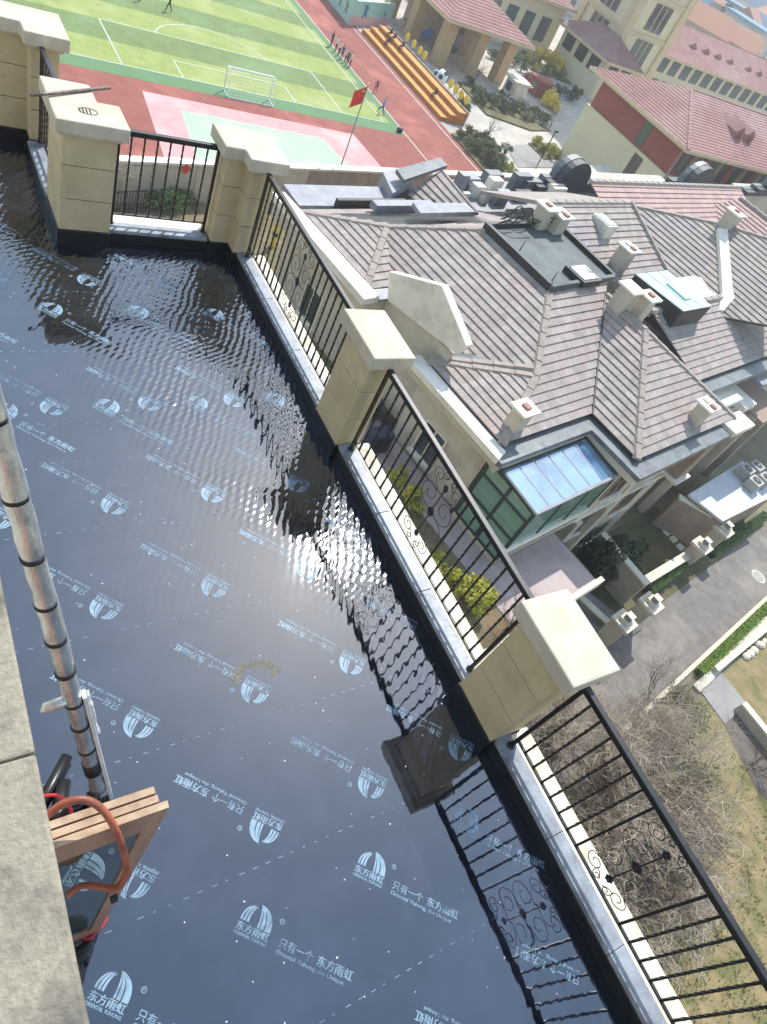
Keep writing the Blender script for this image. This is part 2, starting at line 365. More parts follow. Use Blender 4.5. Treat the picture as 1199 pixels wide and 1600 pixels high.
pillar('stepped corner pillar where the short railing meets the long railing', [(3.08, 7.08), (3.30, 7.08), (3.30, 6.89), (3.765, 6.89), (3.765, 7.57), (3.08, 7.57)])
pl = pillar('stepped pillar left of the short railing with a metal rod on its cap', [(1.42, 7.06), (2.1, 7.06), (2.1, 7.54), (1.89, 7.54), (1.89, 7.88), (1.42, 7.88)])
pillar('farthest stepped pillar at the left edge of the picture', [(1.44, 8.835), (1.9, 8.835), (1.9, 9.49), (1.1, 9.49), (1.1, 9.05), (1.44, 9.05)])
pillar('cream pillar with square cap at the near end of the parapet', R_(3.30, 3.775, -2.16, -1.5))
# stamped oval mark on the cap
mk = MB(); cx, cy = 1.755, 7.3
mk.tube([(cx + .085 * math.cos(a * math.pi / 12), cy + .062 * math.sin(a * math.pi / 12), 1.341) for a in range(25)], .0045, 5, False)
for i in (-1, 0, 1, 2): mk.box(cx - .052 + i * .032, cx - .04 + i * .032, cy - .042, cy + .042, 1.338, 1.344)
mk.build('oval_mark', M['joint'], pl)
rod = MB(); a, b = at(48, 149, 1.37), at(172, 137, 1.352); rod.tube([a, a.lerp(b, .18), b], [.012, .016, .017], 8)
ro = rod.build('metal_rod', mat('rusty_rod', (128, 112, 104), (90, 78, 72), 20, .5, metal=.4), smooth=True); tag(ro, 'rusty metal rod lying across the cap of the stepped left pillar', 'rod')
# ---------------------------------------------------------------- railings
tw = MB(); HB = .9
vs = []; fs = []; NS = 30
for i in range(NS + 1):
    z = HB * i / NS; k = min(max((z - .1) / (HB - .2), 0), 1); ang = k * math.pi * 5 + math.pi / 4
    for q in range(4): vs.append((.0115 * math.cos(ang + q * math.pi / 2), .0115 * math.sin(ang + q * math.pi / 2), z))
for i in range(NS):
    for q in range(4): fs.append((i * 4 + q, i * 4 + (q + 1) % 4, i * 4 + 4 + (q + 1) % 4, i * 4 + 4 + q))
tw.add(vs, fs); bar_me = tw.mesh('twisted_bar'); bar_me.materials.append(M['iron'])
sb = MB().box(-.009, .009, -.009, .009, 0, HB); sbar_me = sb.mesh('plain_bar'); sbar_me.materials.append(M['iron'])
def spiral(cx, cy, r0, a0, turns, sgn, n=30):
    return [(cx + r0 * (1 - .78 * i / n) * math.cos(a0 + sgn * turns * 2 * math.pi * i / n), cy + r0 * (1 - .78 * i / n) * math.sin(a0 + sgn * turns * 2 * math.pi * i / n)) for i in range(n + 1)]
def m2(pts, r=.0036):
    mb = MB(); mb.tube([(x, 0, y) for x, y in pts], r, 5); me = mb.mesh('scroll'); me.materials.append(M['iron']); return me
sc_big = m2([(.012, .05), (.03, .02), (.08, .004)] + spiral(.122, .125, .122, -math.pi / 2 + .1, 1.3, 1))
sc_end = m2([(.0, .235), (.05, .215), (.11, .235), (.15, .28)] + spiral(.13, .335, .072, -.6, 1.25, 1))
sc_tip = m2([(.02, .40), (.05, .36), (.09, .345)] + spiral(.055, .395, .035, -.3, 1.2, 1))
lf = MB()
for a in range(6):
    q = a * math.pi / 3; lf.ball((.03 * math.cos(q), 0, .03 * math.sin(q)), .02, 6, 4, sc=(1, .5, 1))
lf.ball((0, 0, 0), .022, 6, 4); ros_me = lf.mesh('rosette'); ros_me.materials.append(M['iron'])
def railing(label, p0, p1, nb, scroll=True, wsc=.53):
    p0, p1 = Vector((*p0, 0)), Vector((*p1, 0)); d = p1 - p0; Lg = d.length; rz = math.atan2(d.y, d.x)
    t = thing('iron_railing', label, 'railing', (p0.x, p0.y, .17), 'black iron railings of the terrace'); t.rotation_euler = (0, 0, rz)
    def loc(mb, name): 
        me = mb.mesh(name); me.materials.append(M['iron']); return inst(name, me, t, (0, 0, 0))
    o = loc(MB().box(.0, Lg, -.026, .026, 1.025, 1.05), 'top_rail'); b = o.modifiers.new('bevel', 'BEVEL'); b.width = .007; b.segments = 3
    loc(MB().box(.0, Lg, -.011, .011, .99, 1.024), 'under_rail')
    loc(MB().box(.0, Lg, -.011, .011, .108, .122), 'bottom_rail')
    for s in (.012, Lg - .012):
        mb = MB().box(s - .015, s + .015, -.015, .015, -.02, 1.03); mb.lathe([(.034, 0), (.034, .012), (.022, .02), (.02, .05)], (s, 0, .0), 10); loc(mb, 'post')
    xs = []
    if scroll:
        c = Lg / 2; h = (Lg - wsc) / 2
        xs = [h * (i + 1) / (nb + 1) for i in range(nb)] + [Lg - h * (i + 1) / (nb + 1) for i in range(nb)]
        for x in (c - wsc / 2, c + wsc / 2): inst('plain_bar', sbar_me, t, (x, 0, .115))
        zc = .56
        for sx in (-1, 1):
            for sz in (-1, 1):
                for me in (sc_big, sc_end, sc_tip): inst('scroll', me, t, (c, 0, zc), 0, (sx, 1, sz))
        st = MB().tube([(0, 0, -.3), (0, 0, .3)], .006, 6).mesh('stem'); st.materials.append(M['iron']); inst('stem', st, t, (c, 0, zc))
        inst('rosette', ros_me, t, (c, 0, zc), 0, (.9, .8, .9))
        for sz in (-1, 1): inst('rosette', ros_me, t, (c, 0, zc + sz * .3), 0, (.65, .6, .8))
    else: xs = [Lg * (i + 1) / (nb + 1) for i in range(nb)]
    for x in xs: inst('twisted_bar', bar_me, t, (x, 0, .112))
    return t
railing('black iron railing with scrollwork nearest the camera, over the dry lawn', (3.535, .662), (3.535, -1.51), 6)
railing('black iron railing with scrollwork between the two single pillars', (3.535, 3.79), (3.535, 1.31), 7)
railing('black iron railing with scrollwork beside the corner pillar', (3.535, 6.9), (3.535, 4.44), 7)
railing('short black railing without scrolls facing the sports field', (2.06, 7.33), (3.13, 7.33), 7, False)
railing('black railing running from the stepped left pillar to the farthest pillar', (1.62, 7.86), (1.62, 8.86), 7, False)
# ---------------------------------------------------------------- clutter by the upper wall
PL = mat('wrapped_tube', (188, 192, 194), (226, 228, 228), 16, .22, bump=.007, bscale=24, metal=.75, stretch=(1, 1, .35))
TAPE = mat('black_tape', (22, 20, 22), (34, 30, 32), 30, .5)
p0, p1 = Vector((.655, 1.31, .02)), Vector((.098, 2.14, 3.50)); dp = (p1 - p0)
pt = lambda s: p0 + dp * s
t = thing('wrapped_ladder', 'tall plastic-wrapped pole bundle with black tape bands leaning on the ledge', 'ladder', p0)
side = dp.cross(Vector((0, 1, 0.2))).normalized(); bk = dp.normalized().cross(side)
n_ = 60; rr = random.Random(2)
MB().tube([pt(.035 + 1.02 * i / n_) for i in range(n_ + 1)], [.045 + .0035 * math.sin(i * 1.9) + rr.uniform(-.002, .002) for i in range(n_ + 1)], 14).build('wrapped_tube', PL, t, True)
def bar(off, w, th, s0, s1, name, m, jit=0):
    mb = MB(); N_ = 26; vs = []; fs = []
    for i in range(N_ + 1):
        c = pt(s0 + (s1 - s0) * i / N_) + off + side * rr.uniform(-jit, jit)
        w2 = w * (1 + rr.uniform(-jit, jit) * 8)
        for a, b in ((-1, -1), (1, -1), (1, 1), (-1, 1)): vs.append(c + side * w2 * a + bk * th * b)
    for i in range(N_):
        for q in range(4): fs.append((i * 4 + q, i * 4 + (q + 1) % 4, i * 4 + 4 + (q + 1) % 4, i * 4 + 4 + q))
    fs += [(3, 2, 1, 0), tuple(N_ * 4 + k for k in range(4))]
    return mb.add(vs, fs).build(name, m, t)
RAILW = mat('white_rail', (222, 224, 222), (196, 200, 200), 9, .35)
sg = 1 if side.x > 0 else -1
bar(side * sg * .056 + bk * .0, .010, .028, .0, .3, 'side_rail', RAILW)
FILM = mat('clear_film', (222, 226, 228), (200, 206, 210), 9, .25); FILM.node_tree.nodes['Principled BSDF'].inputs['Alpha'].default_value = .5
bar(side * sg * .072, .007, .02, .2, .3, 'loose_film', FILM, .008)
bar(side * sg * .044, .006, .02, .38, .98, 'loose_film', FILM, .003)
for s in (.1, .165, .23, .29, .36, .43, .5, .58, .67, .77, .88):
    MB().tube([pt(s - .0024), pt(s + .0024)], .050, 14).build('tape_band', TAPE, t, True)
MB().tube([pt(.095), pt(.125)], .0505, 14).build('tape_band', TAPE, t, True)
q = pt(.30); MB().tube([q, q - side * sg * .06 + Vector((0, -.01, .0)), q - side * sg * .12 + Vector((-.01, -.02, .01)), q - side * sg * .15 + Vector((0, -.03, -.0))], [.03, .032, .028, .012], 8).build('plastic_knot', PL, t, True)
# folded black stand on the floor
BLK = mat('black_plastic', (16, 17, 19), (28, 29, 32), 8, .35)
t = thing('folded_stand', 'folded black metal stand lying on the wet floor under the pole bundle', 'stand', (.45, 1.25, 0))
for name, pts, r in (('strut', [(.12, 1.14, .03), (.36, 1.42, .05), (.52, 1.62, .06)], .034), ('leg', [(.30, .92, .03), (.38, 1.2, .04), (.47, 1.48, .05)], .045), ('leg', [(.5, .95, .03), (.6, 1.2, .04), (.62, 1.36, .05)], .042), ('crossbar', [(.36, 1.25, .07), (.48, 1.31, .09), (.62, 1.33, .07)], .018), ('crossbar', [(.25, 1.02, .06), (.45, 1.05, .07), (.62, 1.1, .06)], .03)):
    MB().tube(pts, r, 8).build(name, BLK, t, True)
# standing door panels
WD = mat('panel_board', (176, 138, 112), (156, 118, 94), 9, .4, bump=.001, bscale=60, stretch=(1, 1, .15))
EDGE = mat('panel_edge', (196, 172, 144), (150, 122, 98), 12, .8)
yp, zt = .585, 2.23
def panel(i, label, dy, x1, top, glass):
    t = thing('door_panel', label, 'panel', (.1, yp + dy, 0), 'tall panels standing by the ledge')
    X0, X1, Y0, Y1 = -.33, x1, yp + dy, yp + dy + .026
    lean = lambda x, y, z: Vector((x + (z - 1.1) * .02, y - (z - 1.1) * .012 + .02, z))
    fr = .062
    if glass:
        MB().box(X0, X0 + fr, Y0, Y1, .006, top, lean).build('stile', WD, t); MB().box(X1 - fr, X1, Y0, Y1, .006, top, lean).build('stile', WD, t)
        MB().box(X0 + fr, X1 - fr, Y0, Y1, top - .2, top, lean).build('rail', WD, t); MB().box(X0 + fr, X1 - fr, Y0, Y1, .006, .16, lean).build('rail', WD, t)
        MB().box(X0 + fr, X1 - fr, Y0 + .008, Y0 + .014, .16, top - .2, lean).build('pane', GLP, t)
        MB().box(X1 - .05, X1 - .02, Y0 - .03, Y0 - .001, .96, .99, lean).build('handle', M['iron'], t)
    else: MB().box(X0, X1, Y0, Y1, .006, top, lean).build('board', WD, t)
    MB().box(X0, X1, Y0 + .0015, Y1 - .0015, top, top + .004, lean).build('edge_band', EDGE, t)
GLP = mat('panel_glass', (70, 80, 80), (84, 92, 90), 3, .02, spec=1.0); GLP.node_tree.nodes['Principled BSDF'].inputs['IOR'].default_value = 2.6
panel(0, 'front door panel with brown frame and dark glass, hose draped over it', 0, .515, zt, True)
panel(1, 'middle brown panel standing behind the glazed one', .029, .49, zt, False)
panel(2, 'rear brown panel of the stack standing by the ledge', .058, .485, zt + .004, False)
HO = mat('hose_orange', (178, 98, 72), (146, 76, 56), 14, .45, bump=.001, bscale=40, c3=(120, 70, 54), s3=5); RC = mat('red_cable', (206, 52, 58), rough=.4)
def smoothpts(P, n=8):
    P = [Vector(p) for p in P]; out = []
    for i in range(len(P) - 1):
        a, b, c, d = P[max(i - 1, 0)], P[i], P[i + 1], P[min(i + 2, len(P) - 1)]
        for k in range(n):
            s = k / n; out.append(.5 * ((2 * b) + (c - a) * s + (2 * a - 5 * b + 4 * c - d) * s * s + (3 * b - a - 3 * c + d) * s ** 3))
    return out + [P[-1]]
hp = [(60, 1290, 2.3), (85, 1265, 2.33), (110, 1252, 2.36), (135, 1250, 2.36), (160, 1265, 2.33), (180, 1295, 2.25), (196, 1340, 2.05), (197, 1368, 1.9), (180, 1388, 1.78), (150, 1384, 1.75), (125, 1385, 1.72), (105, 1400, 1.7)]
hs = MB().tube(smoothpts([at(x, y, z) for x, y, z in hp]), .0122, 10).build('orange_hose', HO, smooth=True); tag(hs, 'orange hose looping over the tops of the standing door panels', 'hose')
cp = [(60, 1245, .25), (90, 1243, .3), (108, 1258, .3), (113, 1290, .15), (112, 1330, .05), (118, 1420, .05)]
cp2 = [(100, 1395, .012), (130, 1465, .012), (152, 1455, .012), (166, 1435, .012), (168, 1410, .012)]
for i, (P, lab) in enumerate(((cp, 'red cable behind the panel stack near the pole foot'), (cp2, 'red cable curling on the floor below the glazed panel'))):
    tag(MB().tube(smoothpts([at(x, y, z) for x, y, z in P]), .010, 8).build('red_cable', RC, smooth=True), lab, 'cable', 'red cables on the terrace')
bg_ = MB(); rr = random.Random(9)
for i in range(5): bg_.ball(at(128 + rr.uniform(-5, 8), 1488 + rr.uniform(-8, 8), .03), .035, 7, 5, sc=(1.3, 1, .5))
tag(bg_.build('plastic_scrap', BLK), 'crumpled scrap of black plastic on the floor beside the ledge', 'scrap')
# ---------------------------------------------------------------- villas
TILE = mat('roof_tile', (148, 137, 129), (172, 161, 152), 1.6, .8, bump=.012, bscale=9, c3=(168, 147, 140), s3=.5)
TILE2 = mat('roof_tile_grey', (148, 137, 127), (171, 160, 148), 1.6, .8, bump=.012, bscale=9, c3=(160, 146, 150), s3=.3)
TILEP = mat('roof_tile_pink', (172, 142, 132), (190, 160, 148), 1.6, .8, bump=.012, bscale=9, c3=(170, 140, 140), s3=.35)
def tiled(base, name, d):
    m = base.copy(); m.name = name; N, L = m.node_tree.nodes, m.node_tree.links; bs = N['Principled BSDF']
    src = bs.inputs['Base Color'].links[0].from_socket
    geo = N.new('ShaderNodeNewGeometry'); dt = N.new('ShaderNodeVectorMath'); dt.operation = 'DOT_PRODUCT'; dt.inputs[1].default_value = d; L.new(geo.outputs['Position'], dt.inputs[0])
    sp = N.new('ShaderNodeSeparateXYZ'); L.new(geo.outputs['Position'], sp.inputs[0])
    def mm(op, a, b):
        n = N.new('ShaderNodeMath'); n.operation = op
        for i, x in enumerate((a, b)):
            if isinstance(x, (int, float)): n.inputs[i].default_value = x
            elif x is not None: L.new(x, n.inputs[i])
        return n.outputs[0]
    row = mm('FLOOR', mm('MULTIPLY', sp.outputs[2], 1 / (.36 * .418)), 0); t = mm('ADD', mm('MULTIPLY', dt.outputs['Value'], 1 / .33), mm('MULTIPLY', row, .5))
    cb_ = N.new('ShaderNodeCombineXYZ'); L.new(mm('FLOOR', t, 0), cb_.inputs[0]); L.new(row, cb_.inputs[1]); wn_ = N.new('ShaderNodeTexWhiteNoise'); L.new(cb_.outputs[0], wn_.inputs['Vector'])
    fr = mm('FRACT', t, 0); jn = mm('LESS_THAN', fr, .07); val = mm('MULTIPLY', mm('ADD', mm('MULTIPLY', wn_.outputs[0], .18), .91), mm('SUBTRACT', 1.0, mm('MULTIPLY', jn, .28)))
    hs_ = N.new('ShaderNodeMix'); hs_.data_type = 'RGBA'; hs_.blend_type = 'MULTIPLY'; hs_.inputs[0].default_value = 1; L.new(src, hs_.inputs[6]); L.new(val, hs_.inputs[7]); L.new(hs_.outputs[2], bs.inputs['Base Color']); return m
TILE_U = tiled(TILE, 'roof_tile_along', UU); TILE_V = tiled(TILE, 'roof_tile_across', VV); TILE2_U = tiled(TILE2, 'roof_tile_grey_along', UU); TILE2_V = tiled(TILE2, 'roof_tile_grey_across', VV); TILEP_U = tiled(TILEP, 'roof_tile_pink_along', UU); TILEP_V = tiled(TILEP, 'roof_tile_pink_across', VV)
TV = {'roof_tile': (TILE_U, TILE_V), 'roof_tile_grey': (TILE2_U, TILE2_V), 'roof_tile_pink': (TILEP_U, TILEP_V)}
RCAP = mat('ridge_cap', (146, 134, 124), (168, 156, 144), 4, .8, bump=.006, bscale=14)
VW = mat('villa_wall', (206, 196, 176), (190, 180, 162), .9, .85, c3=(172, 162, 148), s3=.4)
VWP = mat('villa_stone', (170, 146, 128), (150, 130, 116), 1.4, .85, bump=.006, bscale=10)
COP = mat('white_coping', (238, 232, 218), (224, 216, 200), 1.5, .8, c3=(206, 198, 184), s3=1)
GUT = mat('slate_gutter', (92, 98, 100), (116, 122, 124), 1.1, .5, c3=(78, 84, 92), s3=1.4)
DGR = mat('dark_roof_felt', (66, 76, 76), (88, 98, 98), .7, .7, c3=(104, 112, 112), s3=.4)
BLKM = mat('black_metal', (24, 26, 28), (38, 40, 42), 4, .45)
GRM = mat('grey_metal', (126, 128, 136), (150, 152, 158), 2, .5)
FRAME = mat('window_frame_dark', (44, 58, 56), (52, 66, 62), 5, .4)
GLS = mat('window_glass', (34, 48, 54), (44, 60, 64), .8, .03, spec=1.0); GLS.node_tree.nodes['Principled BSDF'].inputs['IOR'].default_value = 1.9
GLT = mat('green_glass', (112, 142, 130), (128, 158, 146), 1.2, .05, spec=.9, stretch=(.2, .2, 9))
SKYG = mat('blue_roof_glass', (96, 140, 176), (112, 158, 190), .8, .02, spec=1.0, c3=(40, 78, 120), s3=.35); SKYG.node_tree.nodes['Principled BSDF'].inputs['IOR'].default_value = 2.4
TERRA = mat('terracotta_pot', (172, 126, 108), (156, 112, 96), 12, .8)
def clipz(poly, z, keep_above):
    out = []; n = len(poly)
    for i in range(n):
        a, b = poly[i], poly[(i + 1) % n]
        ia = (a.z >= z) == keep_above or abs(a.z - z) < 1e-9; ib = (b.z >= z) == keep_above or abs(b.z - z) < 1e-9
        if ia: out.append(a)
        if ia != ib and abs(a.z - b.z) > 1e-9: out.append(a.lerp(b, (z - a.z) / (b.z - a.z)))
    return out
def normal(poly):
    n = Vector((0, 0, 0))
    for i in range(len(poly)): n += (poly[i] - poly[0]).cross(poly[(i + 1) % len(poly)] - poly[0])
    n.normalize(); return n if n.z > 0 else -n
def roof_plane(poly, parent, m=None, course=.36, lift=.055):
    poly = [Vector(p) for p in poly]; nn = normal(poly)
    if (poly[1] - poly[0]).cross(poly[2] - poly[0]).dot(nn) < 0: poly = poly[::-1]
    m = m or TILE
    if m.name in TV: m = TV[m.name][1 if abs(nn.dot(UU)) > abs(nn.dot(VV)) else 0]
    deck = MB().slab([p - nn * .12 for p in poly], nn * .1).build('roof_deck', BLKM, parent)
    z0, z1 = min(p.z for p in poly), max(p.z for p in poly)
    dz = course * math.sqrt(max(1 - nn.z ** 2, .01)); k = int((z1 - z0) / dz) + 1
    for i in range(k):
        a, b = z0 + dz * i, z0 + dz * (i + 1)
        q = clipz(clipz(poly, a, True), b, False) if i else clipz(poly, b, False)
        qq = [p for j, p in enumerate(q) if (p - q[j - 1]).length > 1e-4]
        if len(qq) < 3: continue
        top = [p + nn * (lift * (1 - (p.z - a) / dz) + .012) for p in qq]; n = len(qq)
        MB().add([p - nn * .015 for p in qq] + top, [tuple(range(n))[::-1], tuple(range(n, 2 * n))] + [(j, (j + 1) % n, n + (j + 1) % n, n + j) for j in range(n)]).build('tile_course', m, deck)
    return deck
def hipcap(a, b, parent, r=.2, m=None):
    a, b = Vector(a), Vector(b); d = (b - a).normalized(); s = d.cross(Vector((0, 0, 1))).normalized(); up = s.cross(d); k = max(1, int((b - a).length / .75))
    for i in range(k):
        p, q = a.lerp(b, i / k), a.lerp(b, (i + .985) / k); vs = []
        for c, l in ((p, .10), (q, .075)):
            vs += [c + s * r - up * .05, c + s * r * .62 + up * l, c - s * r * .62 + up * l, c - s * r - up * .05]
        MB().add(vs, [(0, 1, 5, 4), (1, 2, 6, 5), (2, 3, 7, 6), (3, 0, 4, 7), (3, 2, 1, 0), (4, 5, 6, 7)]).build('ridge_cap', m or RCAP, parent)
def chimney(u, v, z, w, l, h, parent, pots=1, capm=None):
    c = MB().box(u - w / 2, u + w / 2, v - l / 2, v + l / 2, z - .8, z + h, W).build('chimney', VW, parent, bevel=.015)
    MB().box(u - w / 2 - .14, u + w / 2 + .14, v - l / 2 - .14, v + l / 2 + .14, z + h, z + h + .1, W).build('chimney_cap', capm or COP, c, bevel=.02)
    for i in range(pots):
        vv = v + (i - (pots - 1) / 2) * .42
        MB().box(u - .14, u + .14, vv - .16, vv + .16, z + h + .1, z + h + .19, W).build('flue_pot', TERRA if i % 2 == 0 else COP, c, bevel=.02)
    return c
def window(parent, c, ax, w, h, n, fm=None, gm=None, depth=.09, mull=1):
    """c centre on the wall, ax unit vector along wall, n outward normal"""
    c, ax, n = Vector(c), Vector(ax), Vector(n); zv = Vector((0, 0, 1)); m = Matrix((ax, n, zv)).transposed()
    f = MB(); t = .07
    f.cbox(c + zv * (h / 2 - t / 2) + n * .03, (w / 2, depth / 2, t / 2), m); f.cbox(c - zv * (h / 2 - t / 2) + n * .03, (w / 2, depth / 2, t / 2), m)
    for s in (-1, 1): f.cbox(c + ax * s * (w / 2 - t / 2) + n * .03, (t / 2, depth / 2, h / 2 - t), m)
    for i in range(mull): f.cbox(c + ax * w * ((i + 1) / (mull + 1) - .5) + n * .03, (t * .4, depth / 2, h / 2 - t), m)
    o = f.build('window', fm or COP, parent)
    MB().cbox(c + n * .012, (w / 2 - t, .01, h / 2 - t), m).build('pane', gm or GLS, o)
    MB().cbox(c - zv * (h / 2 + .05) + n * .08, (w / 2 + .1, .1, .05), m).build('sill', COP, o)
    return o
e = -9.8; S = .46
def onV(px, py, v0, s=S, z0=e):
    z = z0
    for i in range(80): p = at(px, py, z); z = .5 * z + .5 * (z0 + s * (p.dot(VV) - v0))
    return p.dot(UU), p.dot(VV), z
def onU(px, py, u0, s=S, z0=e):
    z = z0
    for i in range(80): p = at(px, py, z); z = .5 * z + .5 * (z0 + s * (p.dot(UU) - u0))
    return p.dot(UU), p.dot(VV), z
def atplane(px, py, u=None, v=None):      # point of the pixel's ray on the vertical plane u=const or v=const
    a, b = at(px, py, 0) , at(px, py, -10); d = b - a
    k = ((u - a.dot(UU)) / d.dot(UU)) if u is not None else ((v - a.dot(VV)) / d.dot(VV))
    p = a + d * k; return p.dot(UU), p.dot(VV), p.z
vil = thing('villa', 'nearest grey-tiled townhouse with white gable, black flat roof and glass sunroom', 'villa', W(27, 13, G), 'townhouses in the row below the terrace')
Wp = lambda L: [W(*p) for p in L]
MB().prism([(19.7, 8.15), (25.5, 8.15), (25.5, 5.55), (34.6, 5.55), (34.6, 8.15), (40.4, 8.15), (40.4, 22.4), (19.7, 22.4), (19.7, 16.9), (21.3, 16.9), (21.3, 12.45), (19.7, 12.45)], G, -10.0, W).build('wall', VW, vil)
B_ = (26.0, 12.85, -7.55); A_ = (26.05, 17.3, -7.53); C_ = (30.75, 13.0, -7.5)
ap = (22.9, 9.85, -8.9); apb = (22.75, 19.75, -8.95)
rf = [ [(19.54, 7.97, e), ap, (19.58, 12.5, e)],
       [(21.16, 12.3, e), ap, B_, A_, apb, (21.16, 16.9, e)],
       [(19.58, 16.8, e), apb, (19.58, 22.3, e)],
       [(19.58, 16.8, e), (21.16, 16.9, e), apb],
       [(19.54, 7.97, e), (25.54, 7.95, e), (30.1, 12.45, -7.74), C_, B_, ap],
       [(25.54, 5.26, e), (30.17, 9.9, -7.68), (30.17, 12.45, -7.68), (25.54, 7.95, e)],
       [(25.54, 5.26, e), (34.8, 5.1, e), (30.17, 9.9, -7.68)],
       [(34.8, 5.1, e), (34.8, 7.95, e), (30.3, 12.45, -7.68), (30.17, 9.9, -7.68)],
       [(34.8, 7.7, e), (53, 7.7, e), (53, 11.3, -8.15), (33.4, 11.3, -8.15)],
       [apb, A_, (31.4, 17.3, -7.5), (31.4, 22.3, e), (19.58, 22.3, e)] ]
for P in rf: roof_plane(Wp(P), vil)
for a, b in (((19.54, 7.97, e), ap), (ap, B_), ((19.58, 12.5, e), ap), ((19.58, 16.8, e), apb), (apb, (19.58, 22.3, e)), (A_, apb), ((25.54, 5.26, e), (30.17, 9.9, -7.68)), ((34.8, 5.1, e), (30.17, 9.9, -7.68)), ((30.17, 9.9, -7.68), (30.17, 12.45, -7.68)), ((33.2, 11.3, -8.1), (53, 11.3, -8.1)), ((33.3, 11.35, -8.1), (31.0, 12.5, -7.7))):
    hipcap(W(*a), W(*b), vil)
MB().slab(Wp([(31.2, 12.6, -7.9), (33.4, 11.3, -8.17), (53, 11.3, -8.17), (53, 13.4, -8.3), (36, 13.4, -8.2)]), (0, 0, -.3)).build('pale_flat_roof', mat('pale_roof_sheet', (196, 184, 176), (182, 170, 164), .7, .85, c3=(206, 192, 184), s3=.3), vil)
MB().tube([W(25.54, 7.95, e + .07), W(30.1, 12.45, -7.67)], .05, 5).build('valley_line', BLKM, vil)
# white wing-back slope and valley gutter
MB().slab(Wp([(19.6, 12.55, e), ap, (23.2, 11.6, -9.3), (21.16, 12.9, e - .1)]), (0, 0, .06)).build('valley_gutter', GUT, vil)
hipcap(W(19.7, 12.62, e + .05), W(23.1, 10.2, -8.83), vil, .18)
# black flat roof
MB().prism([(26.05, 12.9), (31.2, 13.05), (31.5, 17.25), (26.05, 17.25)], -7.9, -7.42, W).build('flat_roof', DGR, vil)
for q in ([(26.0, 12.85), (31.25, 13.0), (31.22, 13.2), (26.0, 13.05)],): MB().prism(q, -7.9, -7.22, W).build('upstand', DGR, vil, bevel=.02)
for q in ([(25.95, 13.06), (26.2, 13.06), (26.2, 17.4), (25.95, 17.4)], [(31.2, 13.1), (31.4, 13.1), (31.66, 17.4), (31.42, 17.4)], [(26.2, 17.2), (31.4, 17.2), (31.4, 17.42), (26.2, 17.42)]):
    MB().prism(q, -7.9, -7.2, W).build('upstand', BLKM, vil, bevel=.02)
u_, v_, _ = (lambda p: (p.dot(UU), p.dot(VV), 0))(at(910, 431, -7.3))
h_ = MB().box(u_ - .75, u_ + .75, v_ - .62, v_ + .62, -7.42, -7.14, W).build('roof_hatch', BLKM, vil); MB().box(u_ - .6, u_ + .6, v_ - .48, v_ + .48, -7.14, -7.1, W).build('hatch_lid', mat('hatch_lid', (206, 206, 204), (120, 120, 120), 2.2, .6, lo=.55, hi=.62), h_)
for px, py in ((812, 392), (862, 440)):
    p = at(px, py, -7.42); MB().tube([p, p + Vector((.0, 0, .55))], [.03, .012], 5).build('vent_rod', BLKM, vil)
rr = random.Random(31); cb = MB()
for i in range(14):
    a = W(26.3 + rr.uniform(0, 4.6), 17.3 + rr.uniform(-.3, .5), -7.15); b = a + Vector((rr.uniform(.8, 2.2), rr.uniform(-.4, .5), 0)); m_ = (a + b) / 2 + Vector((0, 0, rr.uniform(.15, .7)))
    cb.tube(smoothpts([a, m_, b], 6), .035, 5)
cb.build('loose_cable', BLKM, vil)
# gutters and copings
MB().prism([(18.98, 7.3), (24.95, 7.3), (24.95, 4.5), (33.6, 4.45), (33.6, 5.4), (25.85, 5.42), (25.85, 8.25), (18.98, 8.25)], -10.2, -9.98, W).build('eave_gutter', GUT, vil, bevel=.02)
MB().prism([(18.9, 7.38), (25.05, 7.38), (25.05, 4.6), (33.5, 4.55), (33.5, 5.6), (25.5, 5.6), (25.5, 8.2), (19.3, 8.2)], -10.55, -10.21, W).build('eave_soffit', VW, vil, bevel=.03)
MB().prism([(33.62, 4.35), (35.9, 4.3), (35.9, 5.35), (33.62, 5.42)], -10.1, -9.8, W).build('white_slab', COP, vil, bevel=.03)
MB().box(35.3, 36.2, 4.6, 5.6, -10.9, -10.5, W).build('white_slab', COP, vil, bevel=.03)
MB().prism([(18.86, 7.45), (19.5, 7.65), (19.58, 12.95), (18.86, 13.05)], -10.12, -9.86, W).build('coping', COP, vil, bevel=.04)
MB().prism([(19.05, 7.6), (19.68, 7.6), (19.68, 12.8), (19.05, 12.8)], -10.5, -10.121, W).build('cornice', VW, vil, bevel=.05)
MB().prism([(18.7, 15.9), (19.6, 15.95), (19.6, 23.2), (18.9, 23.2)], -9.75, -9.45, W).build('coping', COP, vil, bevel=.04)
MB().prism([(18.95, 16.0), (21.0, 16.05), (21.0, 16.8), (19.62, 16.8), (19.62, 22.9), (18.95, 22.9)], -10.4, -9.752, W).build('cornice', VW, vil, bevel=.05)
MB().prism([(19.62, 15.95), (21.0, 16.0), (21.0, 16.6), (19.62, 16.5)], -9.75, -9.6, W).build('lead_flashing', GRM, vil)
MB().prism([(20.2, 12.5), (21.3, 12.5), (21.3, 13.1), (20.2, 13.0)], -10.1, -9.85, W).build('coping', COP, vil, bevel=.03)
# white gable parapet
gp = [atplane(*p, u=20.0) for p in ((607, 424), (690, 446), (729, 541), (712, 553), (605, 470))]
MB().slab([W(20.0, p[1], p[2]) for p in gp], UU * .42).build('gable_parapet', COP, vil, bevel=.04)
MB().prism([(20.12, 12.1), (20.36, 12.1), (20.36, 16.0), (20.12, 16.0)], -13.5, -9.2, W).build('gable_wall', VW, vil)
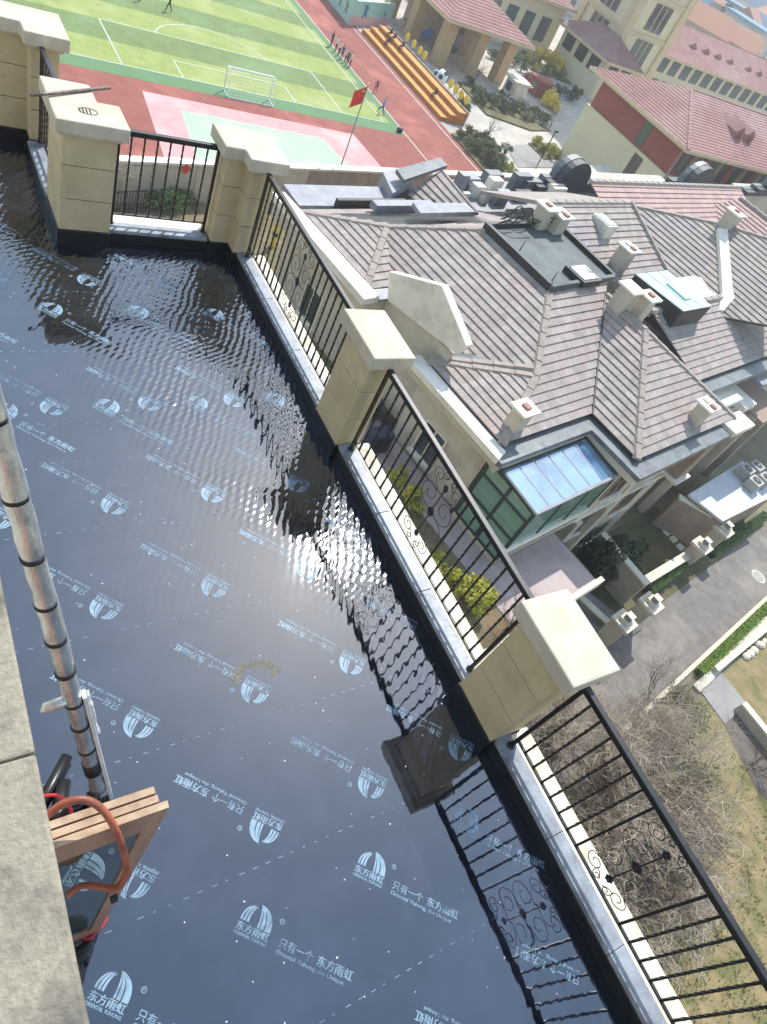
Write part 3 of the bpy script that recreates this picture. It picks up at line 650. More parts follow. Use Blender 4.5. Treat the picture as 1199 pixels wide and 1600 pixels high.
# end wall windows
window(vil, W(19.69, 10.6, -12.6), VV, 1.3, 1.7, -UU, COP)
window(vil, W(19.69, 19.5, -12.6), VV, 1.3, 1.7, -UU, COP); window(vil, W(19.69, 10.6, -16.2), VV, 1.3, 1.5, -UU, COP)
window(vil, W(21.29, 14.6, -12.8), VV, 1.6, 2.0, -UU, COP)
# front facade
for u in (27.6, 31.8): 
    for z in (-12.4, -15.4, -18.2): window(vil, W(u, 5.54, z), UU, 1.7, 1.7, -VV, VWP)
MB().box(25.42, 34.7, 5.38, 5.56, -14.2, -13.95, W).build('string_course', COP, vil)
MB().box(33.2, 34.4, 4.7, 5.56, -13.4, -10.9, W).build('oriel', VWP, vil, bevel=.03); MB().box(33.0, 34.6, 4.5, 5.56, -13.62, -13.42, W).build('oriel_ledge', COP, vil, bevel=.03)
MB().tube([W(29.7, 5.45, -10.2), W(29.7, 5.45, G)], .07, 8).build('drain_pipe', COP, vil)
for u in (25.6, 28.2): MB().box(u, u + .5, 5.2, 5.56, G, -14.2, W).build('pilaster', VW, vil, bevel=.03)
# sunroom
Z1, Z0 = -10.62, -13.55
sr = thing('sunroom', 'glass sunroom with blue sloping glass roof and dark green frame', 'sunroom', W(22, 6.3, -13.85))
MB().prism([(19.35, 5.3), (25.0, 5.3), (25.0, 7.9), (19.35, 7.9)], -13.85, Z0 - .05, W).build('base_wall', VW, sr)
MB().prism([(19.25, 5.18), (25.05, 5.18), (25.05, 5.6), (19.25, 5.6)], -13.0, -12.72, W).build('ledge', COP, sr, bevel=.03)
nb = 6
for i in range(nb):
    a = 19.4 + (25.0 - 19.4) * i / nb; b = 19.4 + (25.0 - 19.4) * (i + 1) / nb
    MB().slab(Wp([(a + .03, 5.35, Z1 - .08), (b - .03, 5.35, Z1 - .08), (b - .03, 7.28, Z1 + .1), (a + .03, 7.28, Z1 + .1)]), (0, 0, .03)).build('roof_pane', SKYG, sr)
    if i: MB().slab(Wp([(a - .03, 5.35, Z1 - .09), (a + .03, 5.35, Z1 - .09), (a + .03, 7.28, Z1 + .09), (a - .03, 7.28, Z1 + .09)]), (0, 0, .05)).build('glazing_bar', GRM, sr)
MB().slab(Wp([(19.32, 5.24, Z1 - .12), (25.08, 5.24, Z1 - .12), (25.08, 5.36, Z1 - .11), (19.32, 5.36, Z1 - .11)]), (0, 0, .12)).build('eave_beam', GRM, sr)
MB().slab(Wp([(19.3, 5.24, Z1 - .12), (19.42, 5.24, Z1 - .12), (19.42, 7.4, Z1 + .08), (19.3, 7.4, Z1 + .08)]), (0, 0, .13)).build('verge_beam', FRAME, sr)
MB().slab(Wp([(24.98, 5.3, Z1 - .12), (25.1, 5.3, Z1 - .12), (25.1, 7.4, Z1 + .08), (24.98, 7.4, Z1 + .08)]), (0, 0, .13)).build('verge_beam', FRAME, sr)
for u in (19.36, 21.3, 23.2, 24.98): MB().box(u - .06, u + .06, 5.26, 5.38, -12.72, Z1 - .1, W).build('mullion', FRAME, sr)
for i in range(3):
    a, b = (19.42, 21.24, 23.14)[i], (21.24, 23.14, 24.92)[i]; MB().box(a, b, 5.3, 5.33, -12.7, Z1 - .12, W).build('front_pane', GLT, sr)
for v in (5.32, 6.6, 7.85): MB().box(19.33, 19.45, v - .06, v + .06, Z0, Z1 - .05, W).build('mullion', FRAME, sr)
for z in (Z0, -12.3, -11.2): MB().box(19.335, 19.445, 5.38, 7.8, z - .06, z + .06, W).build('transom', FRAME, sr)
for v0, v1 in ((5.38, 6.54), (6.66, 7.79)):
    for z0, z1 in ((Z0 + .06, -12.36), (-12.24, -11.26), (-11.14, Z1 - .08)): MB().box(19.37, 19.4, v0, v1, z0, z1, W).build('side_pane', GLT, sr)
# chimneys of the villa
chimney(20.55, 8.45, -9.5, .75, .55, .75, vil, 1); chimney(31.1, 5.75, -9.45, .8, .6, .8, vil, 2)
chimney(30.15, 11.6, -7.5, .8, .75, .75, vil, 0); chimney(30.95, 10.95, -7.5, .7, .6, .7, vil, 1)
chimney(29.9, 17.3, -7.2, .7, .7, .75, vil, 1); chimney(30.75, 16.9, -7.3, .8, .7, .7, vil, 2)
# glazed roof box
t = thing('roof_skylight', 'pale green glazed box on black kerb between the tiled roofs', 'skylight', W(35.5, 11.5, -7.8))
q = [(lambda p: (p.dot(UU), p.dot(VV)))(at(*x, -7.5)) for x in ((1068, 486), (1113, 478), (1044, 422), (993, 428))]
MB().prism(q, -9.0, -7.55, W).build('kerb', BLKM, t, bevel=.02)
PG = mat('pale_glass', (176, 206, 200), (190, 216, 210), .8, .08, spec=.9)
def lerp2(a, b, s): return (a[0] + (b[0] - a[0]) * s, a[1] + (b[1] - a[1]) * s)
for i in range(3):
    s0, s1 = i / 3 + .012, (i + 1) / 3 - .012
    MB().prism([lerp2(q[0], q[1], s0), lerp2(q[0], q[1], s1), lerp2(q[3], q[2], s1), lerp2(q[3], q[2], s0)], -7.545, -7.5, W).build('pane', PG, t)
cq = (sum(a[0] for a in q) / 4, sum(a[1] for a in q) / 4); MB().prism([(cq[0] - .2, cq[1] - .8), (cq[0] + .45, cq[1] - .8), (cq[0] + .45, cq[1] + .5), (cq[0] - .2, cq[1] + .5)], -7.5, -7.41, W).build('opening_light', PG, t, bevel=.01)
# rear of the villa: middle roof, rear dormer, gutters
for P, m in (([(31.9, 14.2, -8.8), (40.4, 14.5, -8.68), (39.6, 18.4, -6.9), (31.5, 18.4, -6.9)], TILE2),): roof_plane(Wp(P), vil, m)
MB().slab(Wp([(31.5, 18.4, -6.9), (39.6, 18.4, -6.9), (39.6, 22.3, -8.7), (31.5, 22.3, -8.7)]), (0, 0, -.2)).build('rear_slope', TILE2, vil)
hipcap(W(31.5, 18.4, -6.9), W(39.6, 18.4, -6.9), vil); hipcap(W(40.45, 14.5, -8.6), W(39.65, 18.4, -6.82), vil, .18)
u_, v_, z_ = onV(940, 355, 14.2, S, -8.8); k_ = MB().box(u_ - .45, u_ + .45, v_ - .6, v_ + .6, z_ - .3, z_ + .42, W).build('rooflight', COP, vil); MB().box(u_ - .35, u_ + .35, v_ - .5, v_ + .5, z_ + .42, z_ + .46, W).build('rooflight_pane', PG, k_)
chimney(35.3, 15.0, -8.3, .85, .75, 1.0, vil, 2)
MB().prism([(20.2, 22.7), (26.6, 22.6), (26.9, 24.3), (20.4, 24.35)], -10.05, -9.8, W).build('rear_gutter', GRM, vil); MB().box(22.2, 26.6, 22.55, 22.75, -9.9, -9.45, W).build('black_trim', BLKM, vil)
MB().box(23.6, 27.6, 21.5, 22.0, -9.4, -9.05, W).build('vent_box', GRM, vil, bevel=.03)
MB().slab(Wp([(24.2, 19.5, -8.35), (27.8, 19.4, -8.25), (27.9, 20.2, -8.3), (24.5, 20.4, -8.4)]), (0, 0, .22)).build('lead_ridge', GRM, vil)
roof_plane([at(634, 303, -9.75), at(692, 265, -8.75), at(748, 333, -8.75), at(684, 338, -9.75)], vil)
MB().slab([at(620, 264, -8.75), at(688, 246, -8.55), at(700, 258, -8.55), at(632, 281, -8.75)], (0, 0, -.2)).build('dormer_slab', GUT, vil)
MB().slab([at(598, 268, -9.3), at(622, 262, -9.3), at(644, 286, -9.3), at(614, 302, -9.3)][::-1], (0, 0, -.9)).build('dormer_cheek', GRM, vil, bevel=.02)
MB().slab([at(612, 303, -9.6), at(646, 288, -9.6), at(648, 296, -9.6), at(618, 312, -9.6)], (0, 0, -.5)).build('black_trim', BLKM, vil)
# eave, windows and clutter of the front wall to the right
MB().prism([(35.0, 6.95), (60, 6.95), (60, 7.75), (35.0, 7.75)], -10.2, -9.98, W).build('eave_gutter', GUT, vil, bevel=.02); MB().prism([(34.7, 7.1), (60, 7.1), (60, 8.1), (34.7, 8.1)], -10.55, -10.21, W).build('eave_soffit', VW, vil)
for k in range(6):
    for z in (-12.4, -15.4): window(vil, W(36.4 + k * 2.9, 8.14, z), UU, 1.7, 1.8, -VV, COP)
MB().box(34.7, 58, 7.9, 8.14, -14.1, -13.85, W).build('string_course', COP, vil)
for u, v, z, w, l, h, m in ((37.2, 6.2, -11.0, 2.4, 1.6, .3, COP), (40.2, 5.8, -11.6, 1.6, 2.2, .35, COP), (42.5, 6.4, -10.8, 2.6, 1.2, .25, GRM), (38.6, 5.2, -12.6, 3.0, 2.8, .25, COP), (43.5, 5.0, -12.8, 4.0, 3.0, .3, VWP), (48, 5.4, -12.4, 4, 2.6, .3, COP)):
    MB().box(u, u + w, v, 8.2, z, z + h, W).build('balcony_slab', m, vil, bevel=.03)
for u in (38.4, 43.4, 47.8): MB().box(u, u + .45, 5.4, 5.9, G, -12.6, W).build('pilaster', VW, vil, bevel=.03)
# ------------------------------------------------ next houses in the row
def rowhouse(label, planes, caps, base, body):
    t = thing('villa', label, 'villa', W(*base), 'townhouses in the row below the terrace')
    MB().prism(body, G, -9.9, W).build('wall', VW, t)
    for P, m in planes: roof_plane(Wp(P), t, m, .38)
    for a, b in caps: hipcap(W(*a), W(*b), t, .2)
    return t
eu = lambda x, y: onU(x, y, 40.5, S, -8.7)
v2 = rowhouse('grey-tiled townhouse right behind the glazed roof box', [
    ([eu(988, 322), eu(1125, 350), eu(1260, 392), eu(1260, 520), eu(1112, 492), eu(1042, 426)], TILE2)],
    [(eu(988, 322), eu(1125, 350)), (eu(1125, 350), eu(1260, 392))], (46, 13, G), [(40.45, 8.15), (52, 8.15), (52, 22.4), (40.45, 22.4)])
for k_, (x, y) in enumerate(((1122, 372), (1128, 420), (1126, 452))):
    pass
MB().slab(Wp([eu(1118, 362), eu(1132, 365), eu(1140, 460), eu(1124, 462)]), (0, 0, .28)).build('party_wall', COP, v2); MB().slab(Wp([eu(1124, 462), eu(1140, 460), eu(1142, 472), eu(1126, 492), eu(1116, 490)]), (0, 0, .3)).build('party_wall', COP, v2)
cu = eu(1135, 352); chimney(cu[0], cu[1], cu[2], .9, .8, .8, v2, 1)
v3 = rowhouse('pink-tiled townhouse at the right edge of the picture', [
    ([(52.2, 8.0, e), (57.5, 13.0, -7.2), (57.5, 19.5, -7.2), (52.2, 21, e)], TILEP),
    ([(52.2, 7.9, e), (70, 7.9, e), (70, 13, -7.2), (57.5, 13, -7.2)], TILEP)], [((57.5, 13, -7.15), (57.5, 19.5, -7.15)), ((57.5, 13, -7.15), (70, 13, -7.15))], (58, 13, G), [(52.2, 8.15), (70, 8.15), (70, 22.4), (52.2, 22.4)])
chimney(56.3, 12.6, -7.8, .9, .8, 1.1, v3, 1); chimney(60, 11.0, -8.2, .9, .8, 1.0, v3, 1)
v4 = rowhouse('pale pink roof behind the grey townhouse, below the school wall', [
    ([(40.2, 18.8, -8.6), (62, 18.8, -8.6), (62, 21.6, -7.6), (40.2, 21.6, -7.6)], TILEP),], [((40.2, 21.6, -7.55), (62, 21.6, -7.55))], (50, 24, G), [(40.5, 22.5), (60, 22.5), (60, 27), (40.5, 27)])
# rear arched gables (seen from their shaded side)
ARC = mat('shaded_gable', (40, 44, 52), (54, 58, 66), 2, .6)  # near-black colour carries the shade on the gables' near side
def archgable(label, px0, px1, py, v, rpx):
    a, b = atplane(px0, py, v=v), atplane(px1, py, v=v); c = (a[0] + b[0]) / 2; w = abs(b[0] - a[0]) / 2; z = a[2]
    t = thing('arched_gable', label, 'gable', W(c, v, G), 'arched rear gables of the townhouse row')
    out = [(c - w, z), (c + w, z), (c + w, z + .32), (c + w * .72, z + .32), (c + w * .72, z + .6), (c + w * .45, z + .6)]
    out += [(c + w * .45 * math.cos(q), z + .6 + w * .38 * math.sin(q)) for q in [math.pi * i / 12 for i in range(1, 12)]]
    out += [(c - w * .45, z + .6), (c - w * .72, z + .6), (c - w * .72, z + .32), (c - w, z + .32)]
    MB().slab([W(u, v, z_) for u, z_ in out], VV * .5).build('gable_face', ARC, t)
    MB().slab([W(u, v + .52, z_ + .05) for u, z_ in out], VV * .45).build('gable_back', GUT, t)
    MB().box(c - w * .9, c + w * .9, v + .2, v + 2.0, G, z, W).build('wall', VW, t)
archgable('shade-darkened arched gable in front of the school planting bed', 838, 935, 300, 23.2, 30)
archgable('shade-darkened arched gable below the school side wall', 1035, 1120, 308, 23.2, 26)
archgable('arched gable cut by the right edge of the picture', 1165, 1260, 306, 23.2, 26)
rr = random.Random(77)
RS = thing('rear_roof', 'cluttered low rear roofs with grey vents and planks behind the townhouse', 'roof', W(35, 23, G))
MB().box(31.6, 60, 21.2, 24.6, G, -9.9, W).build('wall', VW, RS)
MB().box(31.0, 60.5, 21.0, 25.0, -9.9, -9.7, W).build('flat_roof', GRM, RS)
for i in range(22):
    u, v = rr.uniform(31.4, 40), rr.uniform(20.6, 24.4); w, l = rr.uniform(.4, 1.6), rr.uniform(.15, .6)
    MB().box(u, u + w, v, v + l, -9.7, -9.7 + rr.uniform(.25, 1.1), W).build(rr.choice(['vent_box', 'plank', 'flue_pot']), rr.choice([GRM, COP, BLKM, GUT, COP]), RS, bevel=.02)
for i in range(14):
    u, v = rr.uniform(44, 56), rr.uniform(21.5, 24.2); w, l = rr.uniform(.5, 2), rr.uniform(.2, .8)
    MB().box(u, u + w, v, v + l, -9.7, -9.7 + rr.uniform(.3, 1.2), W).build(rr.choice(['vent_box', 'plank']), rr.choice([GRM, COP, BLKM]), RS, bevel=.02)
# ---------------------------------------------------------------- plants
def leafmat(name, a, b, c=None):
    m = mat(name, a, b, 1.7, .6, c3=c, s3=.9); p = m.node_tree.nodes['Principled BSDF']
    return m
LF_D = leafmat('leaf_dark', (38, 52, 32), (58, 74, 42)); LF_G = leafmat('leaf_green', (70, 96, 46), (98, 122, 58))
LF_Y = leafmat('leaf_golden', (166, 164, 60), (190, 182, 78), (128, 136, 54)); LF_F = leafmat('blossom_yellow', (232, 204, 44), (240, 216, 84))
LF_O = leafmat('leaf_olive', (104, 108, 62), (128, 128, 80)); LF_B = leafmat('leaf_bright', (110, 140, 40), (134, 158, 52)); LF_R = leafmat('leaf_red', (120, 66, 58), (146, 86, 74))
BARK = mat('bark', (112, 100, 90), (138, 126, 114), 5, .9); TWIG = mat('twig_pale', (168, 154, 138), (196, 182, 164), 4, .9); TWIGD = mat('twig_brown', (104, 88, 74), (128, 110, 94), 4, .9)
def leaves(mb, c, r, n, ls, rr, clump=9):
    cl = []
    for i in range(clump):
        while True:
            p = Vector((rr.uniform(-1, 1), rr.uniform(-1, 1), rr.uniform(-.9, 1)))
            if .25 < p.length < 1: break
        cl.append((p * .68, rr.uniform(.26, .46)))
    for i in range(n):
        c0, cr = cl[i % clump]; d = Vector((rr.gauss(0, 1), rr.gauss(0, 1), rr.gauss(0, 1))).normalized() * cr * rr.uniform(.55, 1.05)
        p = c0 + d; p = Vector(c) + Vector((p.x * r[0], p.y * r[1], p.z * r[2]))
        a = Vector((rr.gauss(0, 1), rr.gauss(0, 1), rr.gauss(0, .6))).normalized(); b = a.orthogonal().normalized(); b = (b + d.normalized() * .2).normalized()
        s = ls * rr.uniform(.6, 1.3)
        mb.add([p - a * s, p + b * s * .45, p + a * s, p - b * s * .45], [(0, 1, 2, 3)])
def shrub_mesh(r, n, ls, seed):
    rr = random.Random(seed); cr = MB(); leaves(cr, (0, 0, r[2] * 1.0), r, n, ls, rr); st = MB()
    for i in range(6):
        a = rr.uniform(0, 6.28); st.tube([(.05 * math.cos(a), .05 * math.sin(a), 0), (.3 * r[0] * math.cos(a), .3 * r[1] * math.sin(a), r[2]), (.5 * r[0] * math.cos(a + .3), .5 * r[1] * math.sin(a + .3), r[2] * 1.5)], [.03, .02, .008], 4)
    return cr, st
_sh = {}
def shrub(name, label, cat, loc, r, lm, n=1100, ls=.09, seed=1, group=None, sc=1):
    t = thing(name, label, cat, loc, group)
    key = (r, n, ls, seed, lm.name)
    if key not in _sh:
        cr, st = shrub_mesh(r, n, ls, seed); a, b = cr.mesh('crown'), st.mesh('stems'); a.materials.append(lm); b.materials.append(BARK); _sh[key] = (a, b)
    inst('crown', _sh[key][0], t, (0, 0, 0)); inst('stems', _sh[key][1], t, (0, 0, 0)); t.scale = (sc, sc, sc); t.rotation_euler = (0, 0, seed * 1.7 + sc * 9)
    return t
def branch(mb, p, d, L, r, lev, rr, droop, kids, n=4):
    pts = [p]; q = p.copy(); dd = d.copy(); k = 4
    for i in range(k):
        dd = (dd + Vector((rr.gauss(0, .16), rr.gauss(0, .16), rr.gauss(0, .1) - droop))).normalized(); q = q + dd * L / k; pts.append(q)
    mb.tube(pts, [r * (1 - .16 * i) for i in range(k + 1)], n, False)
    if lev > 0:
        for i in range(kids):
            s = rr.randint(1, k); a = Vector((rr.gauss(0, 1), rr.gauss(0, 1), rr.gauss(.25, .6))).normalized()
            branch(mb, pts[s], (dd * .75 + a * .8).normalized(), L * rr.uniform(.5, .8), r * .55, lev - 1, rr, droop, kids, 3)
def bare_tree(name, label, cat, loc, h, seed, m, stems=1, lev=3, kids=4, spread=.25, droop=0, r=.07, group=None):
    rr = random.Random(seed); t = thing(name, label, cat, loc, group)
    tr = MB(); cr = MB(); loc = Vector(loc)
    for s in range(stems):
        a = rr.uniform(0, 6.28); d = Vector((math.cos(a) * spread * rr.uniform(.3, 1.4), math.sin(a) * spread * rr.uniform(.3, 1.4), 1)).normalized()
        base = loc + Vector((math.cos(a), math.sin(a), 0)) * (.05 * stems * rr.random()); top = base + d * h * .4
        tr.tube([base, base.lerp(top, .5) + Vector((rr.gauss(0, .05), rr.gauss(0, .05), 0)), top], [r, r * .8, r * .65], 6)
        for i in range(kids): branch(cr, base.lerp(top, rr.uniform(.45, 1)), (d + Vector((rr.gauss(0, .5), rr.gauss(0, .5), .3))).normalized(), h * rr.uniform(.25, .4), r * .5, lev - 1, rr, droop, kids)
    tr.build('trunk', m, t, True); cr.build('branches', m, t)
    return t
# ---------------------------------------------------------------- gardens, road
ASPH = mat('asphalt', (112, 106, 100), (130, 124, 117), 1.6, .9, bump=.012, bscale=20, c3=(146, 138, 128), s3=.35)
LAWN = mat('dry_lawn', (154, 137, 98), (124, 111, 76), 1.6, .95, bump=.06, bscale=5, c3=(104, 104, 60), s3=.7, lo=.3, hi=.7)
PINK = mat('pink_paving', (188, 170, 166), (174, 156, 152), .8, .85, c3=(160, 146, 142), s3=.3)
SOIL = mat('garden_soil', (112, 96, 72), (134, 118, 90), 1.2, .95, bump=.04, bscale=5, c3=(98, 104, 56), s3=.5)
GREYP = mat('grey_paving', (142, 138, 134), (158, 154, 150), .7, .85, c3=(126, 122, 120), s3=.3)
KERB = mat('kerb_stone', (222, 214, 192), (204, 196, 176), 1.2, .85); MOSS = mat('garden_moss', (84, 82, 54), (108, 100, 70), 1.4, .95, bump=.03, bscale=6)
UVP = lambda x, y, z: (lambda p: (p.dot(UU), p.dot(VV)))(at(x, y, z))
struct(MB().prism([(-30, -45), (70, -45), (70, -4.2), (-30, -4.2)], G - .02, G + .004, W).build('lawn', LAWN))
struct(MB().prism([(-30, -2.75), (120, -2.75), (120, .55), (-30, .55)], G - .02, G + .008, W).build('road', ASPH))
struct(MB().prism([(30.9, -3.95), (100, -4.3), (100, -3.55), (30.9, -3.5)], G - .02, G + .12, W).build('pavement', KERB))
struct(MB().prism([(25, -2.98), (100, -2.98), (100, -2.76), (25, -2.76)], G - .02, G + .13, W).build('kerb', KERB))
struct(MB().prism([(29.2, .56), (34.2, .56), (34.2, 5.4), (25.0, 5.4), (25.0, 2.6)], G - .02, G + .02, W).build('front_yard', MOSS))
struct(MB().prism([(34.2, .56), (40.2, .56), (40.2, 5.4), (34.2, 5.4)], G - .02, G + .021, W).build('front_yard', MOSS))
struct(MB().prism([(24.0, .56), (30.3, .56), (29.4, 3.2), (26.6, 3.4), (24.0, 3.4)], G - .02, G + .14, W).build('driveway', GREYP))
# raised side garden
sg_ = MB().prism([(8, 2.6), (23.6, 2.6), (23.6, 5.28), (19.34, 5.28), (19.34, 8.1), (19.68, 8.1), (19.68, 24), (8, 24)], G, -13.85, W).build('raised_garden', SOIL); struct(sg_)
MB().prism([(18.1, 2.7), (23.5, 2.7), (23.5, 5.27), (19.33, 5.27), (19.33, 8), (19.6, 8.2), (19.6, 15), (18.1, 15)], -13.87, -13.82, W).build('patio_paving', PINK, sg_)
MB().prism([(8, 2.45), (23.75, 2.45), (23.75, 2.68), (8, 2.68)], -14.15, -13.65, W).build('garden_coping', KERB, sg_)
MB().prism([(16.3, 9.5), (18.05, 9.5), (18.05, 16), (16.3, 16)], -13.87, -13.825, W).build('path', GREYP, sg_)
GB = 'golden bushes along the raised garden'
for i, (x, y, s, lab) in enumerate(((628, 742, .75, 'small golden-green bush seen through the railing below the corner scrolls'), (650, 775, .9, 'golden-green bush behind the railing scrollwork'), (690, 880, .8, 'low golden bush beside the pink paving, upper of two'), (712, 905, .85, 'golden bush between two others beside the pink paving'), (740, 925, 1.15, 'largest golden bush beside the pink paving'), (672, 862, .6, 'smallest golden tuft beside the pink paving'))):
    p = at(x, y, -13.2); p.z = -13.85; shrub('golden_bush', lab, 'bush', p, (.62, .62, .5), LF_Y, 1500, .06, 3 + i % 2, GB, s * 1.25)
for i, (x, y) in enumerate(((575, 640), (590, 690))):
    p = at(x, y, -13.4); p.z = -13.85
    t = thing('outdoor_unit', ('blue-grey cabinet standing behind the middle pillar' if i == 0 else 'dark cabinet seen low through the railing beside the middle pillar'), 'cabinet', p)
    MB().cbox(p + Vector((0, 0, .55)), (.5, .3, .5)).build('case', mat('cabinet_paint', (70, 84, 112) if i == 0 else (60, 62, 70), (52, 62, 88), 3, .5), t, bevel=.03); MB().cbox(p + Vector((0, 0, .03)), (.46, .26, .03)).build('foot', BLKM, t)
    MB().cbox(p + Vector((0, -.302, .6)), (.35, .008, .3)).build('grille', BLKM, t)
bare_tree('bare_bush', 'thin leafless bush on the raised garden corner behind the near pillar', 'bush', at(800, 985, -13.85), 2.2, 12, TWIGD, 7, 3, 4, .6, 0, .022)
# garden walls, gate piers
def gwall(label, p, q, th, z1, cap=.12, m=None):
    p, q = Vector(p), Vector(q); d = (q - p).normalized(); n = Vector((-d.y, d.x))
    f = lambda th: [tuple(p - n * th), tuple(q - n * th), tuple(q + n * th), tuple(p + n * th)]
    t = thing('garden_wall', label, 'wall', W(p.x, p.y, G), 'garden walls by the road')
    MB().prism(f(th), G, z1, W).build('wall', m or VW, t); MB().prism(f(th + .07), z1, z1 + cap, W).build('coping', KERB, t, bevel=.02); return t
gwall('cream wall between the two front gardens', UVP(942, 832, G + 2.1), UVP(1012, 913, G + 2.1), .16, G + 2.0)
gwall('low front wall behind the clipped dark hedge', UVP(1012, 905, G + 1.1), UVP(1083, 862, G + 1.1), .18, G + 1.0)
gwall('brown side wall of the flat white outbuilding', UVP(1062, 775, G + 2.6), UVP(1128, 812, G + 2.6), .16, G + 2.5, .1, VWP)
gwall('grey wall stub beside the driveway gate', UVP(880, 905, G + .6), UVP(965, 985, G + .6), .14, G + .5, .1, GREYP)
def pier(label, px, py, z1, w=.42):
    u, v = UVP(px, py, z1); t = thing('gate_pier', label, 'pier', W(u, v, G), 'gate piers along the road')
    MB().box(u - w, u + w, v - w, v + w, G, z1 - .42, W).build('shaft', VW, t, bevel=.02)
    MB().box(u - w - .12, u + w + .12, v - w - .12, v + w + .12, z1 - .42, z1 - .22, W).build('cap', KERB, t, bevel=.03)
    MB().box(u - w * .7, u + w * .7, v - w * .7, v + w * .7, z1 - .22, z1 - .02, W).build('cap_step', KERB, t, bevel=.03)
    l = MB().box(u - w * .42, u + w * .42, v - w * .42, v + w * .42, z1 - .02, z1 + .22, W).build('lantern', GRM, t, bevel=.03); MB().box(u - w * .5, u + w * .5, v - w * .5, v + w * .5, z1 + .22, z1 + .27, W).build('lantern_lid', KERB, l, bevel=.02)
pier('gate pier at the road end of the wall between the gardens', 1024, 938, G + 2.6); pier('gate pier nearest the driveway slab', 982, 966, G + 2.4)
pier('gate pier at the far end of the dark clipped hedge', 1103, 848, G + 2.2); pier('gate pier beside the flat white outbuilding', 1137, 823, G + 2.5)
u0, v0 = UVP(984, 972, G + 1); u1, v1 = UVP(1022, 948, G + 1)
t = thing('iron_gate', 'low black iron gate between the two nearest gate piers', 'gate', W(u0, v0, G))
for i in range(9): a = W(u0 + (u1 - u0) * i / 8, v0 + (v1 - v0) * i / 8, G + .1); MB().tube([a, a + Vector((0, 0, 1.1))], .022, 5).build('bar', BLKM, t)
MB().tube([W(u0, v0, G + 1.15), W(u1, v1, G + 1.15)], .03, 5).build('rail', BLKM, t); MB().tube([W(u0, v0, G + .25), W(u1, v1, G + .25)], .03, 5).build('rail', BLKM, t)
# hedges
def hedge(name, label, u0, u1, v0, v1, h, lm, n, seed, grp):
    rr = random.Random(seed); t = thing(name, label, 'hedge', W((u0 + u1) / 2, (v0 + v1) / 2, G), grp); mb = MB()
    for i in range(n):
        u, v, z = rr.uniform(u0, u1), rr.uniform(v0, v1), G + h * (1 - rr.random() ** 3 * .9) * rr.uniform(.85, 1.05)
        p = W(u, v, z); a = Vector((rr.gauss(0, 1), rr.gauss(0, 1), rr.gauss(0, .5))).normalized(); b = a.orthogonal().normalized(); s = .075 * rr.uniform(.6, 1.3)
        mb.add([p - a * s, p + b * s * .5, p + a * s, p - b * s * .5], [(0, 1, 2, 3)])
    mb.build('foliage', lm, t); MB().box(u0 + .06, u1 - .06, v0 + .08, v1 - .08, G, G + h * .72, W).build('twig_core', leafmat(name + '_core', (44, 52, 26), (60, 66, 34)), t)
hedge('clipped_hedge', 'bright green clipped hedge strip along the road', 31.7, 62, -3.48, -2.99, .55, LF_B, 9000, 5, 'clipped hedges by the road')
a, b = UVP(1020, 925, G + .5), UVP(1092, 885, G + .5)
hedge('clipped_hedge', 'dark clipped hedge in front of the low garden wall', a[0], b[0], a[1] - .1, a[1] + .5, .7, LF_G, 2600, 6, 'clipped hedges by the road')
a = UVP(1118, 862, G + .4); hedge('clipped_hedge', 'dark hedge running past the outbuilding gate pier', a[0] - .3, a[0] + 8, a[1] - .3, a[1] + .3, .6, LF_G, 3000, 7, 'clipped hedges by the road')
for i, (x, y, s, lab) in enumerate(((945, 872, 1.5, 'big dark round tree left of the garden wall'), (992, 850, 1.2, 'dark round tree right of the garden wall'), (1005, 880, .8, 'small dark bush low against the garden wall'))):
    p = at(x, y, G + 1.9); p.z = G; shrub('evergreen_tree', lab, 'tree', p, (1.0, 1.0, 1.15), LF_D, 2400, .1, 8 + i, 'dark evergreens in the front gardens', s)
for x, y in ((1031, 820), (1042, 832), (1052, 843), (1063, 855)):
    u, v = UVP(x, y, G); MB().prism([(u - .3, v - .22), (u + .3, v - .22), (u + .3, v + .22), (u - .3, v + .22)], G, G + .06, W).build('stepping_stone', KERB, bpy.data.objects['front_yard.001'], bevel=.02)
u, v = UVP(1185, 901, G); mh = thing('manhole_cover', 'round pale manhole cover in the road', 'manhole', W(u, v, G)); MB().lathe([(.5, 0), (.5, .018)], W(u, v, G + .006), 24).build('rim', KERB, mh); MB().lathe([(.4, 0), (.4, .028)], W(u, v, G + .006), 24).build('lid', mat('manhole_lid', (176, 172, 162), (150, 146, 138), 9, .7), mh)
